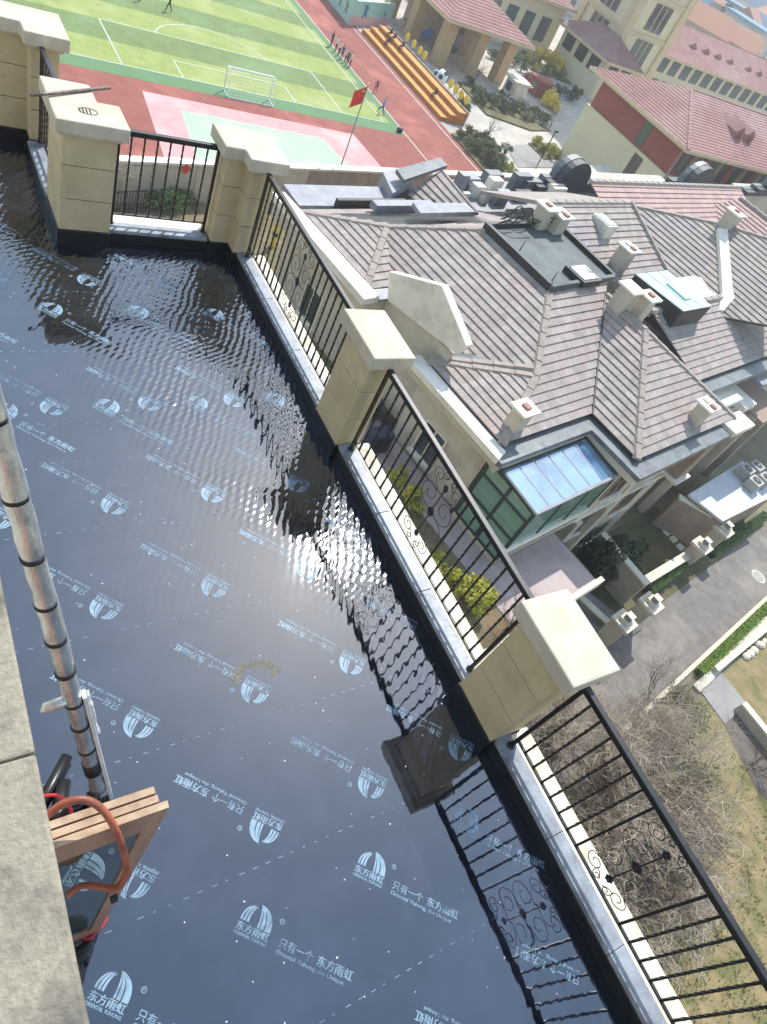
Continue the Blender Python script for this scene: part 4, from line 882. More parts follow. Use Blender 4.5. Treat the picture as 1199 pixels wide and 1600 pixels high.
# flat outbuilding with air conditioners
q = [UVP(*p, -16.6) for p in ((1080, 772), (1131, 812), (1215, 770), (1160, 722))]
t = thing('outbuilding', 'flat white-roofed outbuilding by the road', 'building', W(*q[0], G)); MB().prism(q, G, -16.75, W).build('wall', VWP, t)
qc = [(q[i][0] + (q[i][0] - sum(p[0] for p in q) / 4) * .05, q[i][1] + (q[i][1] - sum(p[1] for p in q) / 4) * .05) for i in range(4)]
MB().prism(qc, -16.75, -16.6, W).build('roof', mat('flat_white_roof', (214, 216, 218), (196, 200, 204), .9, .8), t, bevel=.02)
ACM = mat('ac_case', (178, 178, 172), (160, 160, 156), 4, .6)
for i, (x, y) in enumerate(((1163, 738), (1178, 733), (1176, 757), (1192, 752))):
    u, v = UVP(x, y, -16.3); t = thing('air_conditioner', 'grey outdoor air conditioner on the white flat roof, %s' % ('rear left', 'rear right', 'front left', 'front right')[i], 'air conditioner', W(u, v, -16.6), 'air conditioners on the outbuilding roof')
    MB().box(u - .48, u + .48, v - .42, v + .42, -16.6, -15.9, W).build('case', ACM, t, bevel=.03); f_ = MB().lathe([(.3, 0), (.3, .03), (.24, .035)], W(u, v, -15.9), 18).build('fan_ring', BLKM, t)
    MB().lathe([(.07, 0), (.07, .05)], W(u, v, -15.9), 10).build('hub', ACM, f_)
# things at the lawn edge, bottom right
q = [UVP(*p, G) for p in ((1088, 1072), (1122, 1045), (1166, 1100), (1132, 1132))]; struct(MB().prism(q, G, G + .05, W).build('paving_slab', GREYP))
gwall('cream kerb wall at the right edge beyond the bare shrub', UVP(1163, 1098, G + .7), UVP(1230, 1180, G + .7), .14, G + .6)
a, b = UVP(1120, 1045, G + .4), UVP(1230, 955, G + .4); gwall('low weathered wall along the pavement beyond the clipped hedge', a, b, .1, G + .35, .06)
struct(MB().prism([UVP(*p, G) for p in ((1132, 1134), (1166, 1102), (1235, 1190), (1235, 1290), (1180, 1230))], G, G + .02, W).build('shaded_trench', mat('trench_shade', (92, 84, 78), (112, 104, 96), 1.2, .95, bump=.03, bscale=5)))  # trench as a flat patch, its shade put into the dark colour
rr = random.Random(5)
for i in range(7):
    u, v = UVP(1165 + i * 6, 1025 - i * 5 + rr.uniform(-4, 4), G); MB_ = MB().ball(W(u, v, G + .06), .2 + .1 * rr.random(), 7, 5, sc=(1.2, .9, .6)); tag(MB_.build('field_stone', KERB), 'pale rough stone lying beside the weathered wall', 'stone', 'pale stones beside the weathered wall')
bs = at(985, 1215, G)
bare_tree('bare_shrub', 'large pale leafless shrub spreading beside the near railing', 'shrub', at(975, 1230, G), 5.4, 21, TWIG, 30, 3, 5, .95, .02, .05, 'leafless shrubs below the terrace')
bare_tree('bare_shrub', 'leafless shrub with arching stems behind the railing scrollwork', 'shrub', at(985, 1385, G), 4.0, 22, TWIG, 34, 3, 5, 1.1, .12, .052, 'leafless shrubs below the terrace')
bare_tree('bare_shrub', 'leafless shrub close below the near pillar and railing start', 'shrub', at(890, 1180, G), 3.6, 26, TWIG, 20, 3, 5, .9, .03, .045, 'leafless shrubs below the terrace')
bare_tree('bare_shrub', 'dense dark brown leafless shrub in the middle of the pale ones', 'shrub', at(985, 1300, G), 3.8, 29, TWIGD, 36, 3, 5, 1.0, .05, .05, 'leafless shrubs below the terrace')
bare_tree('bare_shrub', 'thin leafless shrub beside the road behind the near pillar cap', 'shrub', at(1015, 1095, G), 3.6, 23, TWIGD, 8, 3, 4, .6, 0, .025, 'leafless shrubs below the terrace')
bare_tree('bare_shrub', 'leafless brown shrub in the shaded trench at the right edge', 'shrub', at(1175, 1200, G), 2.2, 24, TWIGD, 8, 3, 4, .8, 0, .02, 'leafless shrubs below the terrace')
for i, (x, y, s, lab) in enumerate(((1075, 1110, 1.5, 'olive-leaved bush beside the grey paving slab'), (1085, 1210, 1.3, 'olive bush at the right side of the bare shrub'), (1060, 1160, 1.2, 'olive bush inside the bare shrub'), (870, 1150, 1.0, 'olive bush just below the near pillar'), (1050, 1290, .8, 'low olive bush below the top rail'), (1035, 1340, .7, 'low olive bush behind the railing scrollwork'))):
    p = at(x, y, G + .7); p.z = G; shrub('olive_bush', lab, 'bush', p, (1.0, 1.0, .7), LF_O, 900, .06, 14 + i % 2, 'olive bushes on the dry lawn', s)
gm = MB(); rr = random.Random(41)
for i in range(900):
    cx_, cy_ = rr.uniform(880, 1230), rr.uniform(1180, 1640); p = at(cx_, cy_, G)
    if p.dot(VV) > -4.4: continue
    k = rr.choice([4, 5, 9])
    for j in range(k):
        a = rr.uniform(0, 6.28); o_ = Vector((rr.gauss(0, .12), rr.gauss(0, .12), 0)); s = rr.uniform(.06, .2)
        gm.add([p + o_, p + o_ + Vector((.05 * math.cos(a), .05 * math.sin(a), 0)), p + o_ + Vector((math.cos(a) * s * .6, math.sin(a) * s * .6, s))], [(0, 1, 2)])
tag(gm.build('grass_tufts', leafmat('tuft_green', (112, 122, 56), (158, 150, 92))), 'sparse green and straw tufts on the dry lawn', 'grass', kind='stuff')
HAZE = .0010
# ---------------------------------------------------------------- sports ground
TURF1 = mat('turf_light', (152, 164, 92), (136, 150, 80), 1.3, .95, bump=.02, bscale=9, c3=(166, 172, 112), s3=.22); TURF2 = mat('turf_dark', (120, 138, 82), (108, 126, 72), 1.3, .95, bump=.02, bscale=9, c3=(124, 146, 98), s3=.22)
TURF3 = mat('turf_margin', (102, 136, 94), (96, 128, 88), .5, .95)
TRACK = mat('track_red', (152, 90, 78), (138, 80, 70), 1.1, .95, bump=.01, bscale=12, c3=(180, 110, 96), s3=.2); LINE = mat('line_white', (206, 214, 200), (184, 196, 176), 1.5, .9)
PINKC = mat('court_pink', (220, 160, 156), (208, 148, 146), .8, .9, c3=(226, 176, 172), s3=.3); MINT = mat('court_mint', (166, 192, 160), (176, 202, 170), .8, .9, c3=(186, 204, 176), s3=.3)
yw = lambda x: 39.55 + .2035 * x + .35          # y of the retaining wall's inner face
struct(MB().prism([(-60, yw(-60)), (46, yw(46)), (45.4, 140), (-60, 140)], F - .02, F + .004).build('running_track', TRACK))
pit = MB().prism([(-60, 53.7), (39.3, 53.7), (39.3, 140), (-60, 140)], F, F + .010).build('football_pitch', TURF3); struct(pit)
y = 55.5; i = 0
while y < 130:
    MB().prism([(-60, y), (38.6, y), (38.6, y + 3.65), (-60, y + 3.65)], F + .01, F + .016).build('turf_stripe', TURF1 if i % 2 == 0 else TURF2, pit); y += 3.65; i += 1
def ln(a, b, name='line', w=.05, z=F + .022, par=pit):
    a, b = Vector((*a, z)), Vector((*b, z)); d = (b - a).normalized() * w; n = Vector((-d.y, d.x, 0)); d *= 0
    MB().slab([a - n, b - n, b + n, a + n], (0, 0, .004)).build(name, LINE, par)
for a, b in (((-60, 55.5), (38, 55.5)), ((37.9, 55.5), (37.9, 138)), ((15.4, 55.5), (15.4, 62.8)), ((33.6, 55.5), (33.6, 62.8)), ((15.4, 62.8), (33.6, 62.8)), ((19.85, 55.5), (19.85, 58.3)), ((29.2, 55.5), (29.2, 58.3)), ((19.85, 58.3), (29.2, 58.3))): ln(a, b, 'pitch_line')
arc = [(24.5 + 5.2 * math.cos(q), 61.0 + 5.2 * math.sin(q)) for q in [rad(20 + 140 * i / 16) for i in range(17)]]
for a, b in zip(arc, arc[1:]): ln(a, b, 'pitch_line')
tr_ = bpy.data.objects['running_track']
ln((39.45, 47.6), (39.45, 138), 'lane_line', .06, F + .008, tr_); ln((45.2, 49), (45.2, 138), 'lane_line', .06, F + .008, tr_)
struct(MB().prism([(15.0, yw(15)), (33.4, yw(33.4)), (33.0, 51.9), (15.9, 52.0)], F, F + .010).build('pink_court', PINKC))
struct(MB().prism([(17.2, yw(17.2)), (30.0, yw(30)), (29.3, 50.1), (18.1, 50.2)], F + .01, F + .016).build('mint_court', MINT))
# retaining wall
rw = thing('retaining_wall', 'long cream retaining wall with white cap below the sports field', 'wall', W(30, 38.4, G))
for i in range(40):
    a = -20 + i * 3.0; MB().box(a + .02, a + 2.98, 38.2, 38.62, G, F + .25, W).build('wall_panel', VW if i < 18 else VWP, rw)
    MB().box(a + .005, a + 2.995, 38.1, 38.75, F + .25, F + .4, W).build('cap', COP, rw)
struct(MB().prism([(-10, 24.6), (60, 24.6), (60, 38.2), (-10, 38.2)], G - .02, G + .006, W).build('back_garden', SOIL))
PNL = mat('red_paper', (214, 66, 50), rough=.8)
p = Vector(W(*atplane(291, 264, v=38.1))); dgn = MB().slab([p + UU * -.35, p + Vector((0, 0, -.35)), p + UU * .35, p + Vector((0, 0, .35))], -VV * .03).build('red_diamond_sign', PNL); tag(dgn, 'red diamond sign on the cream retaining wall', 'sign')
for i, (x, y, s) in enumerate(((270, 335, 1.2), (295, 325, 1.0), (240, 330, .9))):
    p = at(x, y - 12, G + .4); p.z = G; shrub('garden_shrub', ('green shrub behind the middle of the short railing', 'green shrub behind the right end of the short railing', 'green shrub behind the left end of the short railing')[i], 'shrub', p, (1.0, 1.0, .7), LF_G, 900, .09, 30 + i, 'shrubs of the back garden', s)
bare_tree('bare_tree', 'leafless tree against the retaining wall behind the left stepped pillar', 'tree', at(185, 330, G), 4.2, 51, TWIG, 4, 4, 4, .5, 0, .05)
fe = thing('garden_fence', 'dark iron garden fence behind the short railing', 'fence', at(180, 340, G))
fa, fb = at(168, 335, G), at(240, 330, G)
for i in range(17): p = fa.lerp(fb, i / 16); MB().tube([p, p + Vector((0, 0, 1.5))], .03, 5).build('bar', BLKM, fe)
for z in (.3, 1.4): MB().tube([fa + Vector((0, 0, z)), fb + Vector((0, 0, z))], .035, 5).build('rail', BLKM, fe)
t = thing('yellow_machine', 'yellow striped barrier seen through the far railing', 'barrier', at(425, 385, G)); p = at(425, 385, G)
MB().cbox(p + Vector((0, 0, .9)), (.12, .12, .9)).build('post', LF_F, t, bevel=.02); MB().cbox(p + Vector((0, 0, .9)), (.14, .14, .12)).build('stripe', BLKM, t)
# goal
GM = mat('goal_white', (236, 238, 236), rough=.5)
gx0, gx1, gy = 22.75, 26.5, 54.9
t = thing('football_goal', 'white football goal with net on the near goal line', 'goal', (24.6, gy, F))
gz = F + 1.75
for x in (gx0, gx1):
    MB().tube([(x, gy, F), (x, gy, gz)], .055, 8).build('post', GM, t); MB().tube([(x, gy, gz), (x, gy - .5, gz), (x, gy - 1.1, F + .05), (x, gy, F + .05)], .03, 6).build('side_frame', GM, t)
MB().tube([(gx0, gy, gz), (gx1, gy, gz)], .055, 8).build('crossbar', GM, t); MB().tube([(gx0, gy - 1.1, F + .05), (gx1, gy - 1.1, F + .05)], .03, 6).build('ground_bar', GM, t)
nm = MB()
for i in range(1, 24): x = gx0 + (gx1 - gx0) * i / 24; nm.tube([(x, gy, gz), (x, gy - .5, gz), (x, gy - 1.1, F + .05)], .006, 3, False)
for i in range(9): s = i / 8; yy, zz = gy - .5 - .6 * s, gz + (F + .05 - gz) * s; nm.tube([(gx0, yy, zz), (gx1, yy, zz)], .006, 3, False)
nm.build('net', GM, t)
# flag
FR = mat('flag_red', (222, 40, 34), (206, 30, 28), 1, .7); FY = mat('flag_yellow', (250, 214, 60), rough=.7)
pb = at(532, 262, F - .1); t = thing('flagpole', 'tall thin flagpole with a red flag beside the mint court', 'flagpole', pb)
k_ = (CAMH - (at(573, 133, -10).z)) ; 
zt_ = F
for s in range(400):
    q = pb + Vector((0, 0, s * .03)); d = q - Vector((0, 0, CAMH)); px = PW / 2 + FPX * d.dot(CX) / d.dot(CZ); py = PH / 2 + FPX * d.dot(CY) / d.dot(CZ)
    if py < 133: break
H_ = s * .03
MB().tube([pb + Vector((0, 0, -1.5)), pb + Vector((0, 0, H_))], [.06, .035], 8).build('pole', GRM, t)
MB().ball(pb + Vector((0, 0, H_ + .06)), .09, 8, 6).build('finial', FY, t)
fg = MB(); NX, NZ = 12, 8; fd = Vector((-.22, .25, 0)).normalized(); vs = []
def fpt(a, b, off=0): return pb + Vector((0, 0, H_ - .1)) + fd * (a * .82) + Vector((0, 0, -b * 1.15 - a * .75)) + Vector((.7, .5, 0)) * (.1 * math.sin(a * 7 + b * 2) * a) + Vector((-.35, -.45, .55)) * off
fl_ = []
for i in range(NX + 1):
    for j in range(NZ + 1): vs.append(fpt(i / NX, j / NZ))
fg.add(vs, [(i * (NZ + 1) + j, i * (NZ + 1) + j + 1, (i + 1) * (NZ + 1) + j + 1, (i + 1) * (NZ + 1) + j) for i in range(NX) for j in range(NZ)])
fo = fg.build('flag', FR, t, True); so = fo.modifiers.new('solid', 'SOLIDIFY'); so.thickness = .012
def star(a, b, r):
    for off in (-.03, .03):
        pts = [fpt(a + (r if k % 2 == 0 else r * .4) * math.sin(k * math.pi / 5), b - (r if k % 2 == 0 else r * .4) * math.cos(k * math.pi / 5) * .8, off) for k in range(10)]
        c_ = sum(pts, Vector()) / 10; MB().add([c_] + pts, [(0, k + 1, (k + 1) % 10 + 1) for k in range(10)]).build('star', FY, fo)
star(.2, .24, .13)
for a, b in ((.4, .08), (.47, .2), (.47, .34), (.4, .46)): star(a, b, .05)
# bleachers
OR = mat('bleacher_orange', (204, 150, 78), (192, 138, 66), .6, .8, c3=(182, 124, 60), s3=.2); ORD = mat('bleacher_riser', (196, 122, 40), (186, 112, 36), .6, .8)
t = thing('bleachers', 'long orange stepped bleachers beside the red track', 'bleachers', (47, 67, F))
for i in range(3):
    x0 = 46.1 + i * .95
    MB().box(x0, x0 + .94, 58.8, 77.5, F, F + .38 * (i + 1) - .05).build('riser', ORD, t); MB().box(x0 - .03, x0 + .93, 58.7, 77.6, F + .38 * (i + 1) - .05, F + .38 * (i + 1)).build('seat_step', OR, t, bevel=.02)
MB().box(48.95, 49.15, 58.7, 77.6, F, F + 1.3).build('back_wall', VWP, t)
sg2 = mat('sign_yellow', (236, 204, 66), (226, 190, 50), 2, .7)
for i, y in enumerate([60.5, 61.6, 62.7, 63.8, 69.8, 70.9, 72.4, 74]):
    t2 = thing('round_sign', 'round yellow sign on a post behind the bleachers, %s' % ('first from the near end', 'second from the near end', 'third from the near end', 'fourth from the near end', 'fourth from the far end', 'third from the far end', 'second from the far end', 'first from the far end')[i], 'sign', (49.6, y, F), 'yellow signs behind the bleachers')
    MB().tube([(49.6, y, F), (49.6, y, F + 1.5)], .04, 6).build('post', GRM, t2)
    MB().slab([Vector((49.55, y, F + 1.75)) + Vector((0, .42 * math.cos(q * math.pi / 8), .42 * math.sin(q * math.pi / 8))) for q in range(16)], (.08, 0, 0)).build('disc', sg2, t2)
# football sculpture
bp = at(687, 122, F + .8); t = thing('football_sculpture', 'large white and black football sculpture behind the bleachers', 'sculpture', (bp.x, bp.y, F))
MB().ball((bp.x, bp.y, F + .85), .85, 18, 12).build('ball', GM, t, True)
rr = random.Random(3)
for d in [Vector(v).normalized() for v in ((-.5, -.8, .35), (-.9, -.1, .4), (.2, -.6, .75), (.7, -.6, .1), (-.4, .2, .9), (-.2, -.9, -.4), (.5, .3, .8))]:
    a = d.orthogonal().normalized(); b = d.cross(a); c0 = Vector((bp.x, bp.y, F + .85)) + d * .835
    MB().slab([c0 + (a * math.cos(q * 1.2566) + b * math.sin(q * 1.2566)) * .27 for q in range(5)], d * .03).build('patch', BLKM, t)
MB().lathe([(.5, 0), (.35, .12)], (bp.x, bp.y, F), 14).build('plinth', KERB, t)
# ---------------------------------------------------------------- people
def pmat(name, hair, skin, shirt, pants, h):
    m = bpy.data.materials.new(name); m.use_nodes = True; N, L = m.node_tree.nodes, m.node_tree.links; p = N['Principled BSDF']; p.inputs['Roughness'].default_value = .8
    tc = N.new('ShaderNodeTexCoord'); sx = N.new('ShaderNodeSeparateXYZ'); L.new(tc.outputs['Object'], sx.inputs[0])
    mr = N.new('ShaderNodeMapRange'); mr.inputs[2].default_value = h; L.new(sx.outputs[2], mr.inputs[0])
    cr = N.new('ShaderNodeValToRGB'); cr.color_ramp.interpolation = 'CONSTANT'; E = cr.color_ramp.elements
    E[0].position = 0; E[0].color = lin((40, 38, 40)); E[1].position = .045; E[1].color = lin(pants)
    for pos, c in ((.5, shirt), (.835, skin), (.94, hair)): e_ = E.new(pos); e_.color = lin(c)
    L.new(mr.outputs[0], cr.inputs[0]); L.new(cr.outputs[0], p.inputs['Base Color']); return m
def person(label, loc, rz, h, shirt, pants, pose='stand', group=None, hair=(34, 28, 26)):
    s = h / 1.7; st = {'stand': (.0, .0, .10), 'walk': (.28, .22, .12), 'run': (.5, .45, .1), 'sit': (0, 0, .1)}[pose]
    V_ = []; E_ = []; Rd = []
    def v(x, y, z, r): V_.append((x * s, y * s, z * s)); Rd.append(r * s); return len(V_) - 1
    if pose == 'sit': hz = .12
    else: hz = .92
    pel = v(0, 0, hz, .125); wai = v(0, .01, hz + .18, .115); che = v(0, .02, hz + .38, .135); nek = v(0, .02, hz + .53, .055); hd0 = v(0, .035, hz + .61, .085); hd1 = v(0, .04, hz + .70, .098); hd2 = v(0, .03, hz + .77, .06)
    E_ += [(pel, wai), (wai, che), (che, nek), (nek, hd0), (hd0, hd1), (hd1, hd2)]
    for sd in (-1, 1):
        sh = v(sd * .18, .01, hz + .47, .058); el = v(sd * (.24), st[1] * sd * .5 + .02, hz + .22, .042); wr = v(sd * .22, st[1] * sd * .8 + .1, hz + .02, .033); ha = v(sd * .215, st[1] * sd * .9 + .12, hz - .07, .04); E_ += [(che, sh), (sh, el), (el, wr), (wr, ha)]
        if pose == 'sit':
            hp_ = v(sd * .1, .05, hz, .09); kn = v(sd * .13, .42, hz + .05, .068); an = v(sd * .12, .44, hz - .4, .045); to = v(sd * .12, .58, hz - .44, .04)
        else:
            hp_ = v(sd * .1, 0, hz - .08, .092); kn = v(sd * .1, st[0] * sd * .55 + .03, .48, .066); an = v(sd * .1, st[0] * sd - (.1 if pose == 'run' and sd < 0 else 0), .08 + (.12 if pose != 'stand' and sd < 0 else 0), .042); to = v(sd * .11, st[0] * sd + .14, .035 + (.05 if pose != 'stand' and sd < 0 else 0), .036)
        E_ += [(pel, hp_), (hp_, kn), (kn, an), (an, to)]
    me = bpy.data.meshes.new('person'); me.from_pydata(V_, E_, []); me.update()
    o = bpy.data.objects.new('person', me); COL.objects.link(o); o.location = loc; o.rotation_euler = (0, 0, rz)
    bm = bmesh.new(); bm.from_mesh(me); lay = bm.verts.layers.skin.verify()
    for i, q in enumerate(bm.verts): q[lay].radius = (Rd[i], Rd[i]); q[lay].use_root = (i == 0)
    bm.to_mesh(me); bm.free()
    me.materials.append(pmat('clothes', hair, (206, 160, 132), shirt, pants, h if pose != 'sit' else h * .55))
    sk = o.modifiers.new('skin', 'SKIN'); sk.use_smooth_shade = True; sk.branch_smoothing = .4; sb_ = o.modifiers.new('sub', 'SUBSURF'); sb_.levels = 1; sb_.render_levels = 1
    return tag(o, label, 'person', group)
grp = 'children lined up by the touchline'; rr = random.Random(8)
pos = [(517, 72, (40, 42, 50), 'dark top at the far end of the line'), (524, 80, (228, 228, 224), 'white top, second from the far end of the line'), (529, 86, (222, 222, 220), 'white top, third from the far end of the line'), (533, 92, (96, 100, 108), 'grey top in the middle of the line'), (538, 97, (226, 226, 222), 'white top just past the middle of the line'), (541, 102, (60, 62, 70), 'dark grey top, second from the near end of the line'), (546, 105, (230, 230, 226), 'white top at the near end of the line')]
for x, y, c, l in pos:
    person('person by the touchline in ' + l, at(x, y, F + .02), rr.uniform(0, 6.28), rr.uniform(1.25, 1.45), c, (44, 44, 52), 'stand', grp)
person('person in dark red walking on the track edge near the flag', at(586, 144, F + .02), 2.2, 1.15, (134, 40, 44), (60, 30, 36), 'walk')
person('person in a light blue top running beside the flag', at(595, 177, F + .02), 3.6, 1.4, (92, 156, 206), (40, 52, 84), 'run')
person('person in black walking on the pitch at the top edge', at(264, 18, F + .02), 1.2, 1.45, (36, 36, 40), (30, 30, 34), 'walk')
person('person in black standing at the top edge beside the other', at(219, 2, F + .02), 1.2, 1.4, (50, 50, 52), (30, 30, 34), 'stand')
for i, (y, lv, c, l) in enumerate(((75.2, 2, (44, 42, 48), 'top step of the bleachers in black'), (74.2, 2, (150, 60, 56), 'top step of the bleachers in red'), (73.6, 1, (50, 46, 44), 'middle step of the bleachers in brown'), (72.2, 2, (70, 66, 64), 'top step of the bleachers in grey'), (62.5, 1, (52, 52, 56), 'middle step of the bleachers near the low end'))):
    person('person sitting on the ' + l, (46.35 + lv * .95, y, F + .38 * (lv + 1) + .05), rad(90), 1.4, c, (44, 46, 60), 'sit', 'people sitting on the bleachers')
tag(MB().ball(at(625, 203, F + .22), .24, 10, 8, sc=(1.3, 1, 1)).build('sports_bag', BLKM, smooth=True), 'black sports bag at the corner of the pitch', 'bag')
# mural wall
MW = mat('mural_mint', (166, 206, 190), (176, 214, 200), .5, .85); MP = mat('mural_pink', (226, 178, 172), (216, 166, 160), .5, .85); MBL = mat('mural_blue', (60, 122, 202), (48, 106, 186), 2, .8)
a0, a1, a2 = at(545, 40, F), at(607, 42, F), at(480, -40, F)
t = thing('mural_wall', 'mint green mural wall with painted blue and red athletes', 'wall', a0)
def wallseg(a, b, h, m, nme, n=1, th=.2):
    for i in range(n):
        p, q = a.lerp(b, i / n), a.lerp(b, (i + .985) / n); d = (q - p).normalized(); nn = Vector((-d.y, d.x, 0)) * th
        MB().slab([p, q, q + nn, p + nn], (0, 0, h)).build(nme, m, t)
wallseg(a2, a0, 2.6, MW, 'wall_panel', 9); wallseg(a0, a1, 2.4, MW, 'wall_panel', 4); wallseg(a0 + Vector((-.1, -.06, 0)), a1 + Vector((.05, -.06, 0)), .9, MP, 'pink_band', 1, .1)
def silhouette(c, ax, h, m):
    n = Vector((ax.y, -ax.x, 0)); z = Vector((0, 0, 1)); c = c + n * .03
    g = lambda x, y: c + ax * x * h + z * y * h
    MB().slab([g(-.06, .84), g(.06, .84), g(.08, .94), g(.0, 1.0), g(-.08, .94)], n * .02).build('painted_athlete', m, t)
    MB().slab([g(-.13, .8), g(-.1, .45), g(-.3, .02), g(-.2, .0), g(0, .38), g(.22, .1), g(.3, .14), g(.12, .48), g(.12, .8), g(.32, .62), g(.36, .7), g(.14, .84), g(-.14, .84), g(-.34, .95), g(-.38, .88)], n * .02).build('painted_athlete', m, t)
dx = (a1 - a0).normalized()
silhouette(a0.lerp(a1, .3) + Vector((0, -.05, .7)), dx, 1.5, MBL); silhouette(a0.lerp(a1, .8) + Vector((0, -.05, .6)), dx, 1.1, mat('mural_paleblue', (120, 172, 214), rough=.8)); silhouette(a1 + Vector((2.2, .3, .2)), dx, 1.1, PNL)
d2 = (a0 - a2).normalized()
for s in (.75, .88): silhouette(a2.lerp(a0, s) + Vector((.02, -.05, .5)), d2, 1.3, GUT)
# ---------------------------------------------------------------- school buildings
RTILE = mat('red_tile', (148, 104, 98), (164, 120, 112), .5, .85, bump=.03, bscale=5, c3=(168, 134, 126), s3=.12)
SCW = mat('school_cream', (222, 212, 178), (214, 204, 170), .3, .85); SCR = mat('school_red', (156, 84, 68), (146, 76, 62), .4, .85); EAVE = mat('eave_cream', (216, 196, 160), (204, 184, 148), .5, .8)
SGL = mat('school_glass', (44, 60, 68), (70, 86, 90), .5, .1, spec=.9)
XV, YV = Vector((1, 0, 0)), Vector((0, 1, 0)); RT_X = tiled(RTILE, 'red_tile_along', XV); RT_Y = tiled(RTILE, 'red_tile_across', YV); TV['red_tile'] = (RT_X, RT_Y)
def ribs(parent, poly, d, m, step=1.1):
    pass
ZE = -8.6
sc = thing('school_building', 'cream school building with red band and large red tiled hip roof', 'building', (75, 55, F))
x0, y0, y1, x1 = 60.6, 43.0, 56.2, 130
MB().box(x0, x1, y0, y1, F, ZE - 2.9).build('wall', SCW, sc)
MB().box(x0 + .35, x1, y0 + .35, y1 - .2, ZE - 2.9, ZE - .3).build('red_band_wall', SCR, sc)
MB().box(x0 - 1.2, x1, y0 - 1.3, y1 + 1, ZE - .3, ZE).build('eave', EAVE, sc, bevel=.05)
rx0, ry0, ry1 = x0 - 1.1, y0 - 1.2, y1 + .9; hw = (ry1 - ry0) / 2; ym = (ry0 + ry1) / 2; rh = 2.6
hip = Vector((rx0 + 5.6, ym, ZE + rh))
for P in ([Vector((rx0, ry0, ZE)), hip, Vector((rx0, ry1, ZE))], [Vector((rx0, ry0, ZE)), Vector((x1, ry0, ZE)), Vector((x1, ym, ZE + rh)), hip], [Vector((x1, ry1, ZE)), Vector((rx0, ry1, ZE)), hip, Vector((x1, ym, ZE + rh))]):
    roof_plane(P, sc, RTILE, .38, .04)
hipcap(Vector((rx0, ry0, ZE)), hip, sc, .2, RTILE); hipcap(hip, Vector((x1, ym, ZE + rh)), sc, .2, RTILE)
# windows: band under eave on the road side, lower row, one slot in the end wall
for k in range(32):
    x = x0 + 1.0 + k * 2.1; 
    if x > 128: break
    MB().box(x, x + 1.2, y0 + .28, y0 + .36, ZE - 2.6, ZE - .5).build('window', SGL, sc); MB().box(x + 1.25, x + 1.9, y0 + .1, y0 + .34, ZE - 2.88, ZE - .32).build('pier', SCR if k % 2 else VWP, sc)
    MB().box(x, x + 1.2, y0 - .08, y0 - .01, ZE - 6.4, ZE - 4.3).build('window', SGL, sc); MB().box(x + 1.3, x + 1.9, y0 - .12, y0 - .01, ZE - 6.5, ZE - 4.2).build('pier', VWP, sc)
MB().box(x0 + .28, x0 + .36, 47.6, 48.6, ZE - 2.7, ZE - .4).build('window', SGL, sc); MB().box(x0 - .06, x0 - .005, 46.2, 47.5, ZE - 5.9, ZE - 3.2).build('window', mat('window_brown', (84, 66, 64), (104, 84, 80), 1, .4), sc)
MB().box(x0 - .06, x0 - .005, 46.6, 48.0, F, F + 2.1).build('door', BLKM, sc)
MB().box(x0 - .1, x0 + .02, y0 - .12, y0 + .02, F, ZE - .3).build('downpipe', GRM, sc)
def dormer(c, w, l, parent, d=-1):
    MB().slab([c + Vector((-w, 0, -.2)), c + Vector((w, 0, -.2)), c + Vector((w, 0, .6)), c + Vector((0, 0, 1.15)), c + Vector((-w, 0, .6))], (0, l, 0)).build('dormer', RTILE, parent)
    MB().slab([c + Vector((-w * .6, -.02, .0)), c + Vector((w * .6, -.02, .0)), c + Vector((w * .6, -.02, .55)), c + Vector((-w * .6, -.02, .55))], (0, .015, 0)).build('dormer_louvre', SCR, parent)
for x in (69.5, 71.3, 84, 85.8, 98, 99.8): dormer(Vector((x, ym - 4.6, ZE + 1.0)), .7, 3.6, sc)
# white canopy at the foot of the school wall
q = [at(*p, F + 3) for p in ((905, 262), (1030, 262), (1060, 300), (960, 300))]
t = thing('entrance_canopy', 'white flat canopy at the foot of the school wall', 'canopy', (q[0].x, q[0].y, F)); MB().slab(q[::-1], (0, 0, .25)).build('roof', COP, t)
for p in q: MB().tube([Vector((p.x, p.y, F)), p], .12, 8).build('post', GRM, t)
# tower
tb = thing('clock_tower', 'tall cream school tower with stacked windows', 'tower', (100, 92, F)); T0 = at(940, 118, F + 4)
tx0, tx1, ty0, ty1 = 87.6, 97.6, 81.8, 91.8
def px_of(p):
    d = p - Vector((0, 0, CAMH)); return (PW / 2 + FPX * d.dot(CX) / d.dot(CZ), PH / 2 + FPX * d.dot(CY) / d.dot(CZ))
MB().box(tx0, tx1, ty0, ty1, F, 22).build('shaft', SCW, tb)
for z in (-13.4, -9.0, -4.6, -.2, 4.2, 8.6):
    MB().box(tx0 - .25, tx1 + .25, ty0 - .25, ty1 + .25, z - .2, z + .2).build('string_course', EAVE, tb)
    f_ = MB().box(tx0 - .1, tx0 - .005, ty0 + 3.2, ty0 + 6.8, z + .7, z + 3.9).build('window', SGL, tb)
    for y in (4.3, 5.5): MB().box(tx0 - .16, tx0 - .1, ty0 + y, ty0 + y + .14, z + .7, z + 3.9).build('mullion', EAVE, f_)
    f_ = MB().box(tx0 + 3.2, tx0 + 6.8, ty0 - .1, ty0 - .005, z + .7, z + 3.9).build('window', SGL, tb)
    for x in (4.3, 5.5): MB().box(tx0 + x, tx0 + x + .14, ty0 - .16, ty0 - .1, z + .7, z + 3.9).build('mullion', EAVE, f_)
for sx, sy in ((tx0, ty0), (tx1 - 1, ty0), (tx0, ty1 - 1)): MB().box(sx - .35, sx + .9, sy - .35, sy + .9, F, 22).build('corner_pier', EAVE, tb)
